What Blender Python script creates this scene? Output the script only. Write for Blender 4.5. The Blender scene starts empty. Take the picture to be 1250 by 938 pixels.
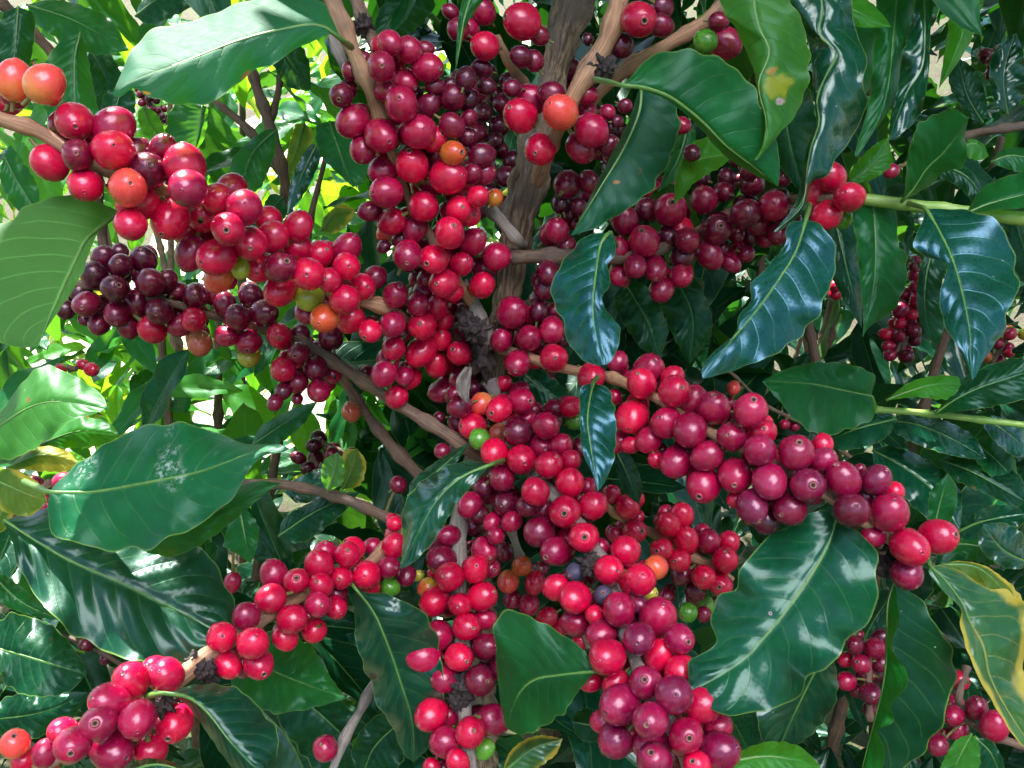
import bpy, bmesh, math, random
from mathutils import Vector, Matrix, Quaternion, noise
random.seed(7)
D = bpy.data
scene = bpy.context.scene
COL = scene.collection
R = math.radians

# ---------------------------------------------------------------- camera
CAM = Vector((0, 0, 1.5))
PITCH = 20.0
cam_data = D.cameras.new('camera')
cam = D.objects.new('camera', cam_data); COL.objects.link(cam)
cam.location = CAM
cam.rotation_euler = (R(90 - PITCH), 0, 0)
cam_data.sensor_width = 36
cam_data.angle = R(60)
cam_data.clip_start = 0.01
cam_data.clip_end = 500
scene.camera = cam
F_PX = 625 / math.tan(R(30))
FWD = Vector((0, math.cos(R(PITCH)), -math.sin(R(PITCH))))
RIGHT = Vector((1, 0, 0))
UP = Vector((0, math.sin(R(PITCH)), math.cos(R(PITCH))))
def at(x, y, d):
    return CAM + FWD * d + RIGHT * ((x - 625) / F_PX * d) + UP * ((469 - y) / F_PX * d)

# ---------------------------------------------------------------- sky, sun, exposure
SUN_EL, SUN_AZ = 56.0, -38.0          # azimuth measured from +Y (the view direction) towards +X
w = D.worlds.new('World'); scene.world = w
w.use_nodes = True
nt = w.node_tree
bg = nt.nodes['Background']
sky = nt.nodes.new('ShaderNodeTexSky')
sky.sky_type = 'NISHITA'
sky.sun_disc = False
sky.sun_elevation = R(SUN_EL)
sky.sun_rotation = R(SUN_AZ)
sky.air_density = 1.0
sky.dust_density = 1.0
sky.ozone_density = 1.6
# cloud bank added behind the camera as key light, with smaller clouds around
def wn(typ, **kw):
    n = nt.nodes.new('ShaderNode' + typ)
    for k_, v_ in kw.items(): setattr(n, k_, v_)
    return n
wtc = wn('TexCoord')
def wmath(op, a_, b_=None):
    n = wn('Math', operation=op)
    for i_, v_ in enumerate((a_, b_)):
        if v_ is None: continue
        if isinstance(v_, (int, float)): n.inputs[i_].default_value = v_
        else: nt.links.new(v_, n.inputs[i_])
    return n.outputs[0]
wnz = wn('TexNoise'); nt.links.new(wtc.outputs['Generated'], wnz.inputs['Vector'])
wnz.inputs['Scale'].default_value = 3.2; wnz.inputs['Detail'].default_value = 6; wnz.inputs['Roughness'].default_value = 0.6
wdot = wn('VectorMath', operation='DOT_PRODUCT'); nt.links.new(wtc.outputs['Generated'], wdot.inputs[0])
KEY_CLOUD_EL, KEY_CLOUD_AZ = R(54), R(172)
wdot.inputs[1].default_value = (math.sin(KEY_CLOUD_AZ) * math.cos(KEY_CLOUD_EL), math.cos(KEY_CLOUD_AZ) * math.cos(KEY_CLOUD_EL), math.sin(KEY_CLOUD_EL))
wsum = wmath('ADD', wdot.outputs['Value'], wmath('MULTIPLY', wmath('SUBTRACT', wnz.outputs['Fac'], 0.5), 0.32))
wmr = wn('MapRange', interpolation_type='SMOOTHSTEP'); nt.links.new(wsum, wmr.inputs[0])
wmr.inputs[1].default_value = 0.90; wmr.inputs[2].default_value = 0.965
wmr2 = wn('MapRange', interpolation_type='SMOOTHSTEP'); nt.links.new(wnz.outputs['Fac'], wmr2.inputs[0])
wmr2.inputs[1].default_value = 0.56; wmr2.inputs[2].default_value = 0.66; wmr2.inputs[4].default_value = 0.04
wmask = wmath('MAXIMUM', wmr.outputs[0], wmr2.outputs[0])
wmix = wn('Mix', data_type='RGBA')
nt.links.new(wmask, wmix.inputs[0]); nt.links.new(sky.outputs[0], wmix.inputs[6])
wmix.inputs[7].default_value = (36.0, 35.0, 36.5, 1)
nt.links.new(wmix.outputs[2], bg.inputs[0])
bg.inputs[1].default_value = 0.07
sun_d = D.lights.new('sun', 'SUN')
sun_d.energy = 5.0
sun_d.angle = R(0.5)
sun_d.color = (1.0, 0.95, 0.85)
sun = D.objects.new('sun', sun_d); COL.objects.link(sun)
e, a = R(SUN_EL), R(SUN_AZ)
sdir = Vector((math.sin(a) * math.cos(e), math.cos(a) * math.cos(e), math.sin(e)))
sun.rotation_euler = (-sdir).to_track_quat('-Z', 'Y').to_euler()
sun.location = sdir * 20
vs = scene.view_settings
vs.view_transform = 'Standard'; vs.look = 'None'
vs.exposure = 2.15; vs.gamma = 1.0

# ---------------------------------------------------------------- node helpers
def new_mat(name):
    m = D.materials.new(name); m.use_nodes = True
    n = m.node_tree.nodes; n.clear()
    return m, m.node_tree
def N(t, typ, **kw):
    n = t.nodes.new('ShaderNode' + typ)
    for k, v in kw.items(): setattr(n, k, v)
    return n
def setv(t, inp, v):
    if isinstance(v, bpy.types.NodeSocket): t.links.new(v, inp)
    elif isinstance(v, (tuple, list)): inp.default_value = tuple(v) + ((1,) if len(v) == 3 and len(inp.default_value) == 4 else ())
    else: inp.default_value = v
def math_(t, op, a, b=None, c=None, clamp=False):
    n = N(t, 'Math', operation=op, use_clamp=clamp)
    setv(t, n.inputs[0], a)
    if b is not None: setv(t, n.inputs[1], b)
    if c is not None: setv(t, n.inputs[2], c)
    return n.outputs[0]
def mix(t, f, a, b, mode='MIX'):
    n = N(t, 'Mix', data_type='RGBA', blend_type=mode)
    setv(t, n.inputs[0], f); setv(t, n.inputs[6], a); setv(t, n.inputs[7], b)
    return n.outputs[2]
def smooth(t, v, lo, hi, out0=0.0, out1=1.0):
    n = N(t, 'MapRange', interpolation_type='SMOOTHSTEP')
    setv(t, n.inputs[0], v)
    for i, x in zip((1, 2, 3, 4), (lo, hi, out0, out1)): n.inputs[i].default_value = x
    return n.outputs[0]
def noise_(t, vec, scale, detail=3, rough=0.5, w=None):
    n = N(t, 'TexNoise')
    if w is not None:
        n.noise_dimensions = '4D'; setv(t, n.inputs['W'], w)
    if vec is not None: t.links.new(vec, n.inputs['Vector'])
    n.inputs['Scale'].default_value = scale; n.inputs['Detail'].default_value = detail
    n.inputs['Roughness'].default_value = rough
    return n.outputs['Fac']

# ---------------------------------------------------------------- leaf material
def leaf_mat(name, top, top2, under, trans, tfac=0.35, rough=0.3, yellow=0.0, speckle=False, spots=(), edge=None, coat=0.0, spec=None):
    m, t = new_mat(name)
    out = N(t, 'OutputMaterial'); p = N(t, 'BsdfPrincipled'); tr = N(t, 'BsdfTranslucent'); ms = N(t, 'MixShader')
    uv = N(t, 'UVMap').outputs[0]
    sep = N(t, 'SeparateXYZ'); t.links.new(uv, sep.inputs[0])
    u, v = sep.outputs[0], sep.outputs[1]
    av = math_(t, 'ABSOLUTE', math_(t, 'SUBTRACT', v, 0.5))            # 0 midrib .. 0.5 margin
    tc = N(t, 'TexCoord').outputs['Object']
    oi = N(t, 'ObjectInfo').outputs['Random']
    n1 = noise_(t, tc, 45, 4, 0.6, w=oi)
    n2 = noise_(t, tc, 300, 3, 0.6)
    n3 = noise_(t, tc, 900, 2, 0.5)
    # side veins curve towards the tip
    ph = math_(t, 'SUBTRACT', math_(t, 'MULTIPLY', u, 10.0), math_(t, 'MULTIPLY', math_(t, 'POWER', av, 1.25), 5.0))
    fr = math_(t, 'ABSOLUTE', math_(t, 'SUBTRACT', math_(t, 'FRACT', math_(t, 'ADD', ph, 0.5)), 0.5))
    side = smooth(t, fr, 0.012, 0.065, 1, 0)
    side = math_(t, 'MULTIPLY', side, smooth(t, av, 0.40, 0.48, 1, 0))
    mid = smooth(t, av, 0.008, 0.022, 1, 0)
    geo = N(t, 'NewGeometry')
    back = geo.outputs['Backfacing']
    ctop = mix(t, smooth(t, n1, 0.35, 0.65), top, top2)
    ctop = mix(t, math_(t, 'MULTIPLY', smooth(t, n2, 0.45, 0.75), 0.25), ctop, tuple(min(1, c * 1.8) for c in top2))
    veincol = (0.08, 0.20, 0.045) if not yellow else (0.45, 0.40, 0.08)
    ctop = mix(t, math_(t, 'MULTIPLY', side, 0.22), ctop, veincol)
    ctop = mix(t, math_(t, 'MULTIPLY', mid, 0.75), ctop, veincol)
    cund = mix(t, math_(t, 'MULTIPLY', side, 0.8), under, tuple(min(1, c * 1.9) for c in under))
    cund = mix(t, math_(t, 'MULTIPLY', mid, 0.9), cund, tuple(min(1, c * 2.6) for c in under))
    col = mix(t, back, ctop, cund)
    # thin pale rim
    rim = smooth(t, av, 0.482, 0.496)
    col = mix(t, math_(t, 'MULTIPLY', rim, 0.55), col, edge or (0.20, 0.32, 0.06))
    tcol = mix(t, math_(t, 'MULTIPLY', math_(t, 'MAXIMUM', side, mid), 0.65), trans, tuple(c * 0.45 for c in trans))
    if yellow:
        yn = math_(t, 'ADD', noise_(t, tc, 28, 3, 0.55), math_(t, 'MULTIPLY', math_(t, 'MAXIMUM', math_(t, 'SUBTRACT', av, 0.2), 0.0), 0.8))
        f = smooth(t, yn, 0.62 - yellow * 0.35, 0.78 - yellow * 0.35)
        col = mix(t, f, col, (0.50, 0.40, 0.05))
        tcol = mix(t, f, tcol, (0.8, 0.65, 0.05))
        f2 = smooth(t, noise_(t, tc, 60, 4, 0.6), 0.62, 0.72)
        col = mix(t, math_(t, 'MULTIPLY', f2, 0.7), col, (0.30, 0.13, 0.05))
    rr = math_(t, 'ADD', rough, math_(t, 'MULTIPLY', n2, 0.16))
    if speckle:
        sp = math_(t, 'MULTIPLY', smooth(t, noise_(t, tc, 30, 3, 0.6), 0.52, 0.68), smooth(t, noise_(t, tc, 420, 5, 0.75), 0.46, 0.62))
        col = mix(t, math_(t, 'MULTIPLY', sp, 0.6), col, (0.6, 0.68, 0.68))
        rr = math_(t, 'ADD', rr, math_(t, 'MULTIPLY', sp, 0.3))
    # a few pale flecks on every leaf
    vo = N(t, 'TexVoronoi'); t.links.new(tc, vo.inputs['Vector']); vo.inputs['Scale'].default_value = 110
    fl = math_(t, 'MULTIPLY', smooth(t, vo.outputs['Distance'], 0.035, 0.07, 1, 0), smooth(t, n1, 0.5, 0.6))
    col = mix(t, math_(t, 'MULTIPLY', fl, 0.5), col, (0.55, 0.6, 0.45))
    v2 = N(t, 'TexVoronoi'); t.links.new(tc, v2.inputs['Vector']); v2.inputs['Scale'].default_value = 34
    nec = math_(t, 'MULTIPLY', smooth(t, math_(t, 'ADD', v2.outputs['Distance'], math_(t, 'MULTIPLY', n2, 0.06)), 0.07, 0.12, 1, 0), smooth(t, n1, 0.53, 0.6))
    col = mix(t, math_(t, 'MULTIPLY', nec, 0.75), col, (0.16, 0.09, 0.03))
    for (su, sv, sr, c, cen) in spots:
        dx = math_(t, 'MULTIPLY', math_(t, 'SUBTRACT', u, su), 2.4); dy = math_(t, 'SUBTRACT', v, sv)
        dd = math_(t, 'SQRT', math_(t, 'ADD', math_(t, 'POWER', dx, 2.0), math_(t, 'POWER', dy, 2.0)))
        dd = math_(t, 'ADD', dd, math_(t, 'MULTIPLY', math_(t, 'SUBTRACT', n2, 0.5), sr * 1.5))
        f = smooth(t, math_(t, 'ADD', dd, math_(t, 'MULTIPLY', math_(t, 'SUBTRACT', n1, 0.5), sr * 1.6)), sr * 0.45, sr * 1.05, 1, 0)
        col = mix(t, f, col, c); tcol = mix(t, f, tcol, c)
        if cen:
            f = smooth(t, dd, sr * 0.25, sr * 0.4, 1, 0)
            col = mix(t, f, col, cen)
    t.links.new(col, p.inputs['Base Color'])
    rmix = N(t, 'Mix', data_type='FLOAT'); t.links.new(back, rmix.inputs[0]); setv(t, rmix.inputs[2], rr); rmix.inputs[3].default_value = 0.55
    t.links.new(rmix.outputs[0], p.inputs['Roughness'])
    p.inputs['Specular IOR Level'].default_value = 0.5 if coat else 0.36
    t.links.new(math_(t, 'MULTIPLY', math_(t, 'SUBTRACT', 1.0, back), coat), p.inputs['Coat Weight'])
    p.inputs['Specular Tint'].default_value = (0.50, 0.88, 0.82, 1)
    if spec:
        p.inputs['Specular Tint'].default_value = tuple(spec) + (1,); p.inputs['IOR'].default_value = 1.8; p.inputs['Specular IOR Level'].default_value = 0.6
    p.inputs['Coat Roughness'].default_value = 0.16; p.inputs['Coat IOR'].default_value = 1.6
    b = N(t, 'Bump'); b.inputs['Strength'].default_value = 0.22; b.inputs['Distance'].default_value = 0.0006
    hh = math_(t, 'ADD', math_(t, 'MULTIPLY', n2, 0.8), math_(t, 'MULTIPLY', n3, 0.35))
    hh = math_(t, 'SUBTRACT', hh, math_(t, 'MULTIPLY', math_(t, 'MAXIMUM', side, mid), 0.9))
    t.links.new(hh, b.inputs['Height']); t.links.new(b.outputs[0], p.inputs['Normal'])
    t.links.new(tcol, tr.inputs[0])
    ms.inputs[0].default_value = tfac
    t.links.new(p.outputs[0], ms.inputs[1]); t.links.new(tr.outputs[0], ms.inputs[2])
    t.links.new(ms.outputs[0], out.inputs[0])
    return m
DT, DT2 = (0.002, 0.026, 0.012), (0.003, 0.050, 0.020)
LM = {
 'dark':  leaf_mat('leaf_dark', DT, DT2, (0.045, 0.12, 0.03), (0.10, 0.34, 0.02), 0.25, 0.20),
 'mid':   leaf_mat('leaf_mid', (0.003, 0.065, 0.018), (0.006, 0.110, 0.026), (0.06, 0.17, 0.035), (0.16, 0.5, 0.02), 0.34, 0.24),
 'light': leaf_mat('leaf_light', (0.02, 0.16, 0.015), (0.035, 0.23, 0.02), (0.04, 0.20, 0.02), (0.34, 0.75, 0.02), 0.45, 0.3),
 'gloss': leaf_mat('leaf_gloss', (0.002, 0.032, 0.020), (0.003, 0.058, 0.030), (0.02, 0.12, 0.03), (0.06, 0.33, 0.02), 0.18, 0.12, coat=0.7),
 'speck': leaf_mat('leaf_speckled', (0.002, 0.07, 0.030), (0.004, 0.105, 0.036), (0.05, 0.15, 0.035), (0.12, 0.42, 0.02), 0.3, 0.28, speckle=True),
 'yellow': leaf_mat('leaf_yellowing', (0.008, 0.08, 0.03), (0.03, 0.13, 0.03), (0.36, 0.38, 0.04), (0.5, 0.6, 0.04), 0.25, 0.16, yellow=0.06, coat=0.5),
 'blue':  leaf_mat('leaf_sky_blue_tint', (0.001, 0.036, 0.022), (0.002, 0.060, 0.030), (0.02, 0.12, 0.03), (0.06, 0.33, 0.02), 0.18, 0.20, spec=(0.26, 0.62, 1.0), coat=0.2),  # blue of the sky's reflection put into the specular tint
 'deep':  leaf_mat('leaf_shade_dark', (0.001, 0.016, 0.008), (0.002, 0.032, 0.014), (0.01, 0.06, 0.015), (0.04, 0.22, 0.01), 0.15, 0.24),  # darker leaf copy: the background's shade is put into its colour
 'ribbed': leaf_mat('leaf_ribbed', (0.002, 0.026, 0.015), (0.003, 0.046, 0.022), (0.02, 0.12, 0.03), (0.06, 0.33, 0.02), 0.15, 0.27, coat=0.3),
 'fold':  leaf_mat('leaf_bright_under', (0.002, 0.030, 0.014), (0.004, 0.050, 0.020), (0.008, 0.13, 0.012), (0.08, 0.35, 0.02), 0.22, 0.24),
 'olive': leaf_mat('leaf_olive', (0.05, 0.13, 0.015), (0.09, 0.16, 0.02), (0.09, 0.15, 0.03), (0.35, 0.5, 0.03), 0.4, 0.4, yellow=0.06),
 'hole':  leaf_mat('leaf_holed', (0.002, 0.050, 0.028), (0.004, 0.085, 0.034), (0.03, 0.14, 0.035), (0.1, 0.38, 0.02), 0.2, 0.17, coat=0.3,
                   spots=[(0.50, 0.40, 0.030, (0.55, 0.42, 0.45), (0.05, 0.01, 0.02))]),
 'yspot': leaf_mat('leaf_yellow_spot', (0.03, 0.15, 0.02), (0.05, 0.20, 0.03), (0.07, 0.2, 0.03), (0.25, 0.6, 0.02), 0.4, 0.27,
                   spots=[(0.58, 0.68, 0.16, (0.30, 0.34, 0.02), None), (0.66, 0.72, 0.05, (0.5, 0.4, 0.38), (0.2, 0.08, 0.1)), (0.50, 0.60, 0.07, (0.40, 0.24, 0.02), None)]),
 'rspot': leaf_mat('leaf_rust_spot', (0.002, 0.045, 0.024), (0.004, 0.07, 0.030), (0.05, 0.14, 0.03), (0.1, 0.38, 0.02), 0.28, 0.33,
                   spots=[(0.60, 0.62, 0.035, (0.35, 0.16, 0.03), (0.45, 0.12, 0.02))]),
 'bspot': leaf_mat('leaf_brown_tip', (0.003, 0.085, 0.045), (0.006, 0.12, 0.06), (0.03, 0.2, 0.015), (0.14, 0.52, 0.02), 0.42, 0.55,
                   spots=[(0.42, 0.97, 0.07, (0.5, 0.16, 0.08), None), (0.84, 0.93, 0.05, (0.6, 0.30, 0.03), None)]),
 'pspot': leaf_mat('leaf_brown_patch', (0.03, 0.15, 0.02), (0.04, 0.19, 0.03), (0.07, 0.22, 0.04), (0.22, 0.58, 0.04), 0.38, 0.38,
                   spots=[(0.38, 0.36, 0.06, (0.22, 0.10, 0.03), None)]),
}

# ---------------------------------------------------------------- cherry materials
def cherry_mat(name, c1, c2, rough=0.20, bloom=0.25, coat=0.45, tip=None):
    m, t = new_mat(name)
    out = N(t, 'OutputMaterial'); p = N(t, 'BsdfPrincipled')
    tc = N(t, 'TexCoord').outputs['Object']
    oi = N(t, 'ObjectInfo').outputs['Random']
    n1 = noise_(t, tc, 90, 3, 0.6, w=math_(t, 'MULTIPLY', oi, 37.0))
    n2 = noise_(t, tc, 500, 3, 0.65, w=oi)
    col = mix(t, smooth(t, math_(t, 'ADD', n1, math_(t, 'MULTIPLY', math_(t, 'SUBTRACT', oi, 0.5), 0.35)), 0.35, 0.65), c1, c2)
    if tip:
        sz = N(t, 'SeparateXYZ'); t.links.new(tc, sz.inputs[0])
        col = mix(t, smooth(t, math_(t, 'ADD', sz.outputs[2], math_(t, 'MULTIPLY', n1, 0.004)), -0.003, 0.007), col, tip)
    vo = N(t, 'TexVoronoi'); t.links.new(tc, vo.inputs['Vector']); vo.inputs['Scale'].default_value = 420
    dots = smooth(t, vo.outputs['Distance'], 0.05, 0.16, 1, 0)
    col = mix(t, math_(t, 'MULTIPLY', dots, 0.12), col, (0.75, 0.30, 0.34))
    n4 = noise_(t, tc, 160, 5, 0.7, w=math_(t, 'MULTIPLY', oi, 11.0))
    bl = math_(t, 'MULTIPLY', smooth(t, n4, 0.42, 0.75), bloom)
    col = mix(t, bl, col, (0.55, 0.30, 0.48))
    scar = smooth(t, noise_(t, tc, 75, 4, 0.6, w=math_(t, 'MULTIPLY', oi, 53.0)), 0.66, 0.72)
    col = mix(t, math_(t, 'MULTIPLY', scar, 0.65), col, (0.20, 0.10, 0.07))
    t.links.new(col, p.inputs['Base Color'])
    t.links.new(math_(t, 'ADD', math_(t, 'ADD', rough, math_(t, 'MULTIPLY', scar, 0.3)), math_(t, 'MULTIPLY', n2, 0.14)), p.inputs['Roughness'])
    p.inputs['Specular IOR Level'].default_value = 0.75
    p.inputs['Specular Tint'].default_value = (1.0, 0.70, 0.86, 1)
    p.inputs['Coat Weight'].default_value = coat * 0.8
    p.inputs['Coat Roughness'].default_value = 0.15
    p.inputs['Subsurface Weight'].default_value = 0.12
    p.inputs['Subsurface Radius'].default_value = (1.0, 0.25, 0.1)
    p.inputs['Subsurface Scale'].default_value = 0.003
    b = N(t, 'Bump'); b.inputs['Strength'].default_value = 0.22; b.inputs['Distance'].default_value = 0.0007
    t.links.new(math_(t, 'ADD', n1, math_(t, 'MULTIPLY', n2, 0.5)), b.inputs['Height']); t.links.new(b.outputs[0], p.inputs['Normal'])
    t.links.new(p.outputs[0], out.inputs[0])
    return m
CM = {
 'R': cherry_mat('cherry_bright_red', (0.46, 0.001, 0.042), (0.68, 0.002, 0.052), bloom=0.03),
 'M': cherry_mat('cherry_crimson', (0.26, 0.001, 0.040), (0.42, 0.002, 0.054), bloom=0.05),
 'D': cherry_mat('cherry_dark_crimson', (0.10, 0.001, 0.020), (0.20, 0.001, 0.030), bloom=0.06),
 'V': cherry_mat('cherry_black_maroon', (0.045, 0.001, 0.012), (0.11, 0.001, 0.022), bloom=0.06),
 'P': cherry_mat('cherry_purple_red', (0.16, 0.001, 0.038), (0.34, 0.002, 0.056), bloom=0.1),
 'O': cherry_mat('cherry_orange', (0.80, 0.12, 0.04), (0.78, 0.26, 0.07), bloom=0.04, tip=(0.82, 0.07, 0.06)),
 'K': cherry_mat('cherry_half_ripe', (0.30, 0.34, 0.02), (0.55, 0.22, 0.02), bloom=0.04, tip=(0.60, 0.08, 0.02)),
 'Y': cherry_mat('cherry_yellow_green', (0.34, 0.42, 0.03), (0.46, 0.40, 0.04), bloom=0.05),
 'G': cherry_mat('cherry_green', (0.07, 0.28, 0.02), (0.12, 0.36, 0.03), bloom=0.05),
 'B': cherry_mat('cherry_blue_grey', (0.018, 0.020, 0.045), (0.04, 0.045, 0.085), rough=0.5, bloom=0.08, coat=0.0),
 'T': cherry_mat('cherry_tan', (0.48, 0.26, 0.10), (0.55, 0.22, 0.10), bloom=0.06, tip=(0.5, 0.10, 0.05)),
}
def simple_mat(name, c1, c2, scale, rough, bump=0.0, bscale=None, stretch=None, c3=None):
    m, t = new_mat(name)
    out = N(t, 'OutputMaterial'); p = N(t, 'BsdfPrincipled')
    tc = N(t, 'TexCoord').outputs['Object']
    n1 = noise_(t, tc, scale, 5, 0.6)
    col = mix(t, smooth(t, n1, 0.3, 0.7), c1, c2)
    if c3:
        col = mix(t, smooth(t, noise_(t, tc, scale * 2.3, 5, 0.7), 0.52, 0.66), col, c3)
    t.links.new(col, p.inputs['Base Color'])
    p.inputs['Roughness'].default_value = rough
    if bump:
        b = N(t, 'Bump'); b.inputs['Strength'].default_value = 0.8; b.inputs['Distance'].default_value = bump
        t.links.new(noise_(t, tc, bscale or scale * 3, 6, 0.7), b.inputs['Height']); t.links.new(b.outputs[0], p.inputs['Normal'])
    t.links.new(p.outputs[0], out.inputs[0])
    return m
def bark_mat(name, c1, c2, c3, fib=1.0, crack=0.0014):
    m, t = new_mat(name)
    out = N(t, 'OutputMaterial'); p = N(t, 'BsdfPrincipled')
    uv = N(t, 'UVMap').outputs[0]
    mp = N(t, 'Mapping'); t.links.new(uv, mp.inputs[0]); mp.inputs['Scale'].default_value = (22, 300, 1)   # u along the stem in m, v around
    tc = N(t, 'TexCoord').outputs['Object']
    mp.inputs['Scale'].default_value = (5, 22, 1)
    n1 = noise_(t, mp.outputs[0], 1.0, 7, 0.72)
    n2 = noise_(t, tc, 160, 6, 0.7)
    n3 = noise_(t, tc, 38, 3, 0.6)
    col = mix(t, smooth(t, n1, 0.38, 0.62), c1, c2)
    col = mix(t, math_(t, 'MULTIPLY', smooth(t, n3, 0.48, 0.66), 0.8), col, c3)
    col = mix(t, math_(t, 'MULTIPLY', smooth(t, n2, 0.55, 0.7), 0.45), col, tuple(c * 0.35 for c in c1))
    t.links.new(col, p.inputs['Base Color']); p.inputs['Roughness'].default_value = 0.72
    b = N(t, 'Bump'); b.inputs['Strength'].default_value = 0.9; b.inputs['Distance'].default_value = crack
    t.links.new(math_(t, 'ADD', n1, math_(t, 'MULTIPLY', n2, 0.6)), b.inputs['Height']); t.links.new(b.outputs[0], p.inputs['Normal'])
    t.links.new(p.outputs[0], out.inputs[0])
    return m
M_BARK = bark_mat('bark_trunk', (0.10, 0.055, 0.038), (0.46, 0.32, 0.21), (0.20, 0.155, 0.14), crack=0.0045)
M_STEM = bark_mat('bark_tan_stem', (0.30, 0.15, 0.09), (0.50, 0.29, 0.17), (0.20, 0.12, 0.09), crack=0.0006)
M_STEMB = bark_mat('bark_brown_stem', (0.12, 0.070, 0.050), (0.25, 0.155, 0.11), (0.10, 0.075, 0.065), crack=0.0007)
M_STEMG = bark_mat('bark_grey_stem', (0.20, 0.17, 0.16), (0.34, 0.30, 0.27), (0.13, 0.11, 0.11), crack=0.0008)
M_GREEN = simple_mat('green_stem', (0.20, 0.38, 0.06), (0.32, 0.48, 0.12), 60, 0.4, 0.0003, 300)
M_NODE = simple_mat('dark_node', (0.014, 0.010, 0.014), (0.065, 0.045, 0.042), 220, 0.8, 0.0012, 500)
M_TIP = simple_mat('cherry_tip', (0.10, 0.03, 0.035), (0.34, 0.17, 0.13), 1400, 0.6)
M_TIPD = simple_mat('cherry_tip_dark', (0.03, 0.012, 0.02), (0.16, 0.08, 0.08), 1400, 0.6)
M_TIPG = simple_mat('cherry_tip_green', (0.16, 0.12, 0.03), (0.25, 0.2, 0.05), 1400, 0.6)

M_RIB = simple_mat('leaf_rib', (0.07, 0.17, 0.035), (0.11, 0.24, 0.05), 60, 0.4, 0.0003, 300)
M_RING = simple_mat('cherry_tip_ring', (0.22, 0.05, 0.05), (0.34, 0.16, 0.13), 1600, 0.6)
M_STEM2 = simple_mat('cherry_stalk', (0.16, 0.18, 0.04), (0.14, 0.08, 0.04), 300, 0.6)

# ---------------------------------------------------------------- object helpers
def empty(name, loc, label, cat, group=None):
    o = D.objects.new(name, None); COL.objects.link(o)
    o.location = loc; o.empty_display_size = 0.02
    o['label'] = label; o['category'] = cat
    if group: o['group'] = group
    return o
def mesh_obj(name, verts, faces, mat, parent=None, uvs=None, smooth_=True, label=None):
    me = D.meshes.new(name)
    off = parent.location.copy() if parent else Vector((0, 0, 0))
    me.from_pydata([Vector(v) - off for v in verts], [], faces)
    me.materials.append(mat)
    if uvs:
        ul = me.uv_layers.new(name='UVMap')
        for lp in me.loops: ul.data[lp.index].uv = uvs[lp.vertex_index]
    if smooth_:
        for p in me.polygons: p.use_smooth = True
    me.update()
    o = D.objects.new(name, me); COL.objects.link(o)
    if parent: o.parent = parent
    if label: o['label'] = label
    return o
def catmull(pts, n):
    """resample a polyline (Vectors of any size) smoothly to n points by arc length"""
    P = [pts[0] * 2 - pts[1]] + list(pts) + [pts[-1] * 2 - pts[-2]]
    dense = []
    for i in range(1, len(P) - 2):
        p0, p1, p2, p3 = P[i-1], P[i], P[i+1], P[i+2]
        for k in range(12):
            u = k / 12
            dense.append(0.5 * ((2 * p1) + (p2 - p0) * u + (2*p0 - 5*p1 + 4*p2 - p3) * u*u + (3*p1 - p0 - 3*p2 + p3) * u**3))
    dense.append(pts[-1].copy())
    L = [0.0]
    for i in range(1, len(dense)):
        L.append(L[-1] + (dense[i].xyz - dense[i-1].xyz).length if len(dense[i]) > 3 else L[-1] + (dense[i] - dense[i-1]).length)
    out = []; j = 0
    for k in range(n):
        s = L[-1] * k / (n - 1)
        while j < len(L) - 2 and L[j+1] < s: j += 1
        dl = L[j+1] - L[j]
        f = (s - L[j]) / dl if dl > 1e-12 else 0
        out.append(dense[j] * (1 - f) + dense[j+1] * f)
    return out
def tube(name, pts, mat, parent, nodes=0.03, rough=0.06, label=None, sides=12, seed=0, knob=0.35):
    """pts: (Vector, radius) list -> tapered organic stem with swollen nodes"""
    P4 = [Vector((p.x, p.y, p.z, r)) for p, r in pts]
    L = sum((P4[i].xyz - P4[i-1].xyz).length for i in range(1, len(P4)))
    n = max(8, int(L / 0.004))
    Q = catmull(P4, n)
    verts, faces, uvs = [], [], []
    tprev = None; side = None; s = 0
    for i, q in enumerate(Q):
        a = Q[max(0, i-1)].xyz; b = Q[min(n-1, i+1)].xyz
        tg = (b - a).normalized()
        if side is None:
            side = tg.orthogonal().normalized()
        else:
            side = (side - tg * side.dot(tg)).normalized()
        bi = tg.cross(side)
        if i: s += (Q[i].xyz - Q[i-1].xyz).length
        r = q.w
        if nodes:
            ph = (s % nodes) / nodes
            dd = min(ph, 1 - ph) * nodes
            r *= 1 + knob * math.exp(-(dd / (q.w * 0.8 + 0.0012)) ** 2)
        for k in range(sides + 1):
            an = 2 * math.pi * (k % sides) / sides
            dirv = side * math.cos(an) + bi * math.sin(an)
            rr = r * (1 + rough * 2 * (noise.noise((q.xyz + dirv * r * 1.0) * 130 + Vector((seed, 0, 0)))) + rough * 1.5 * noise.noise(q.xyz * 45 + dirv * 1.4))
            verts.append(q.xyz + dirv * rr); uvs.append((s * 10, k / sides))
        if i:
            o = (i - 1) * (sides + 1); o2 = i * (sides + 1)
            for k in range(sides): faces.append((o + k, o + k + 1, o2 + k + 1, o2 + k))
    for idx, end in ((0, 0), (n - 1, 1)):
        c = len(verts); verts.append(Q[idx].xyz + (Q[idx].xyz - Q[idx - 1 if end else 1].xyz).normalized() * Q[idx].w * 0.4); uvs.append((0, 0))
        o = idx * (sides + 1)
        for k in range(sides):
            faces.append((o + k, c, o + k + 1) if not end else (o + k, o + k + 1, c))
    return mesh_obj(name, verts, faces, mat, parent, uvs, label=label)
def px_pts(s, off=0.0):
    """'x,y,d,r; ...'  pixels + depth in m + pixel radius -> world points with real radii"""
    out = []
    for tok in s.split(';'):
        x, y, d, r = [float(q) for q in tok.split(',')]
        out.append((at(x, y, d + off), r * d / F_PX))
    return out
def px_list(s): return [tuple(float(q) for q in tok.split(',')) for tok in s.split()]
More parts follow.
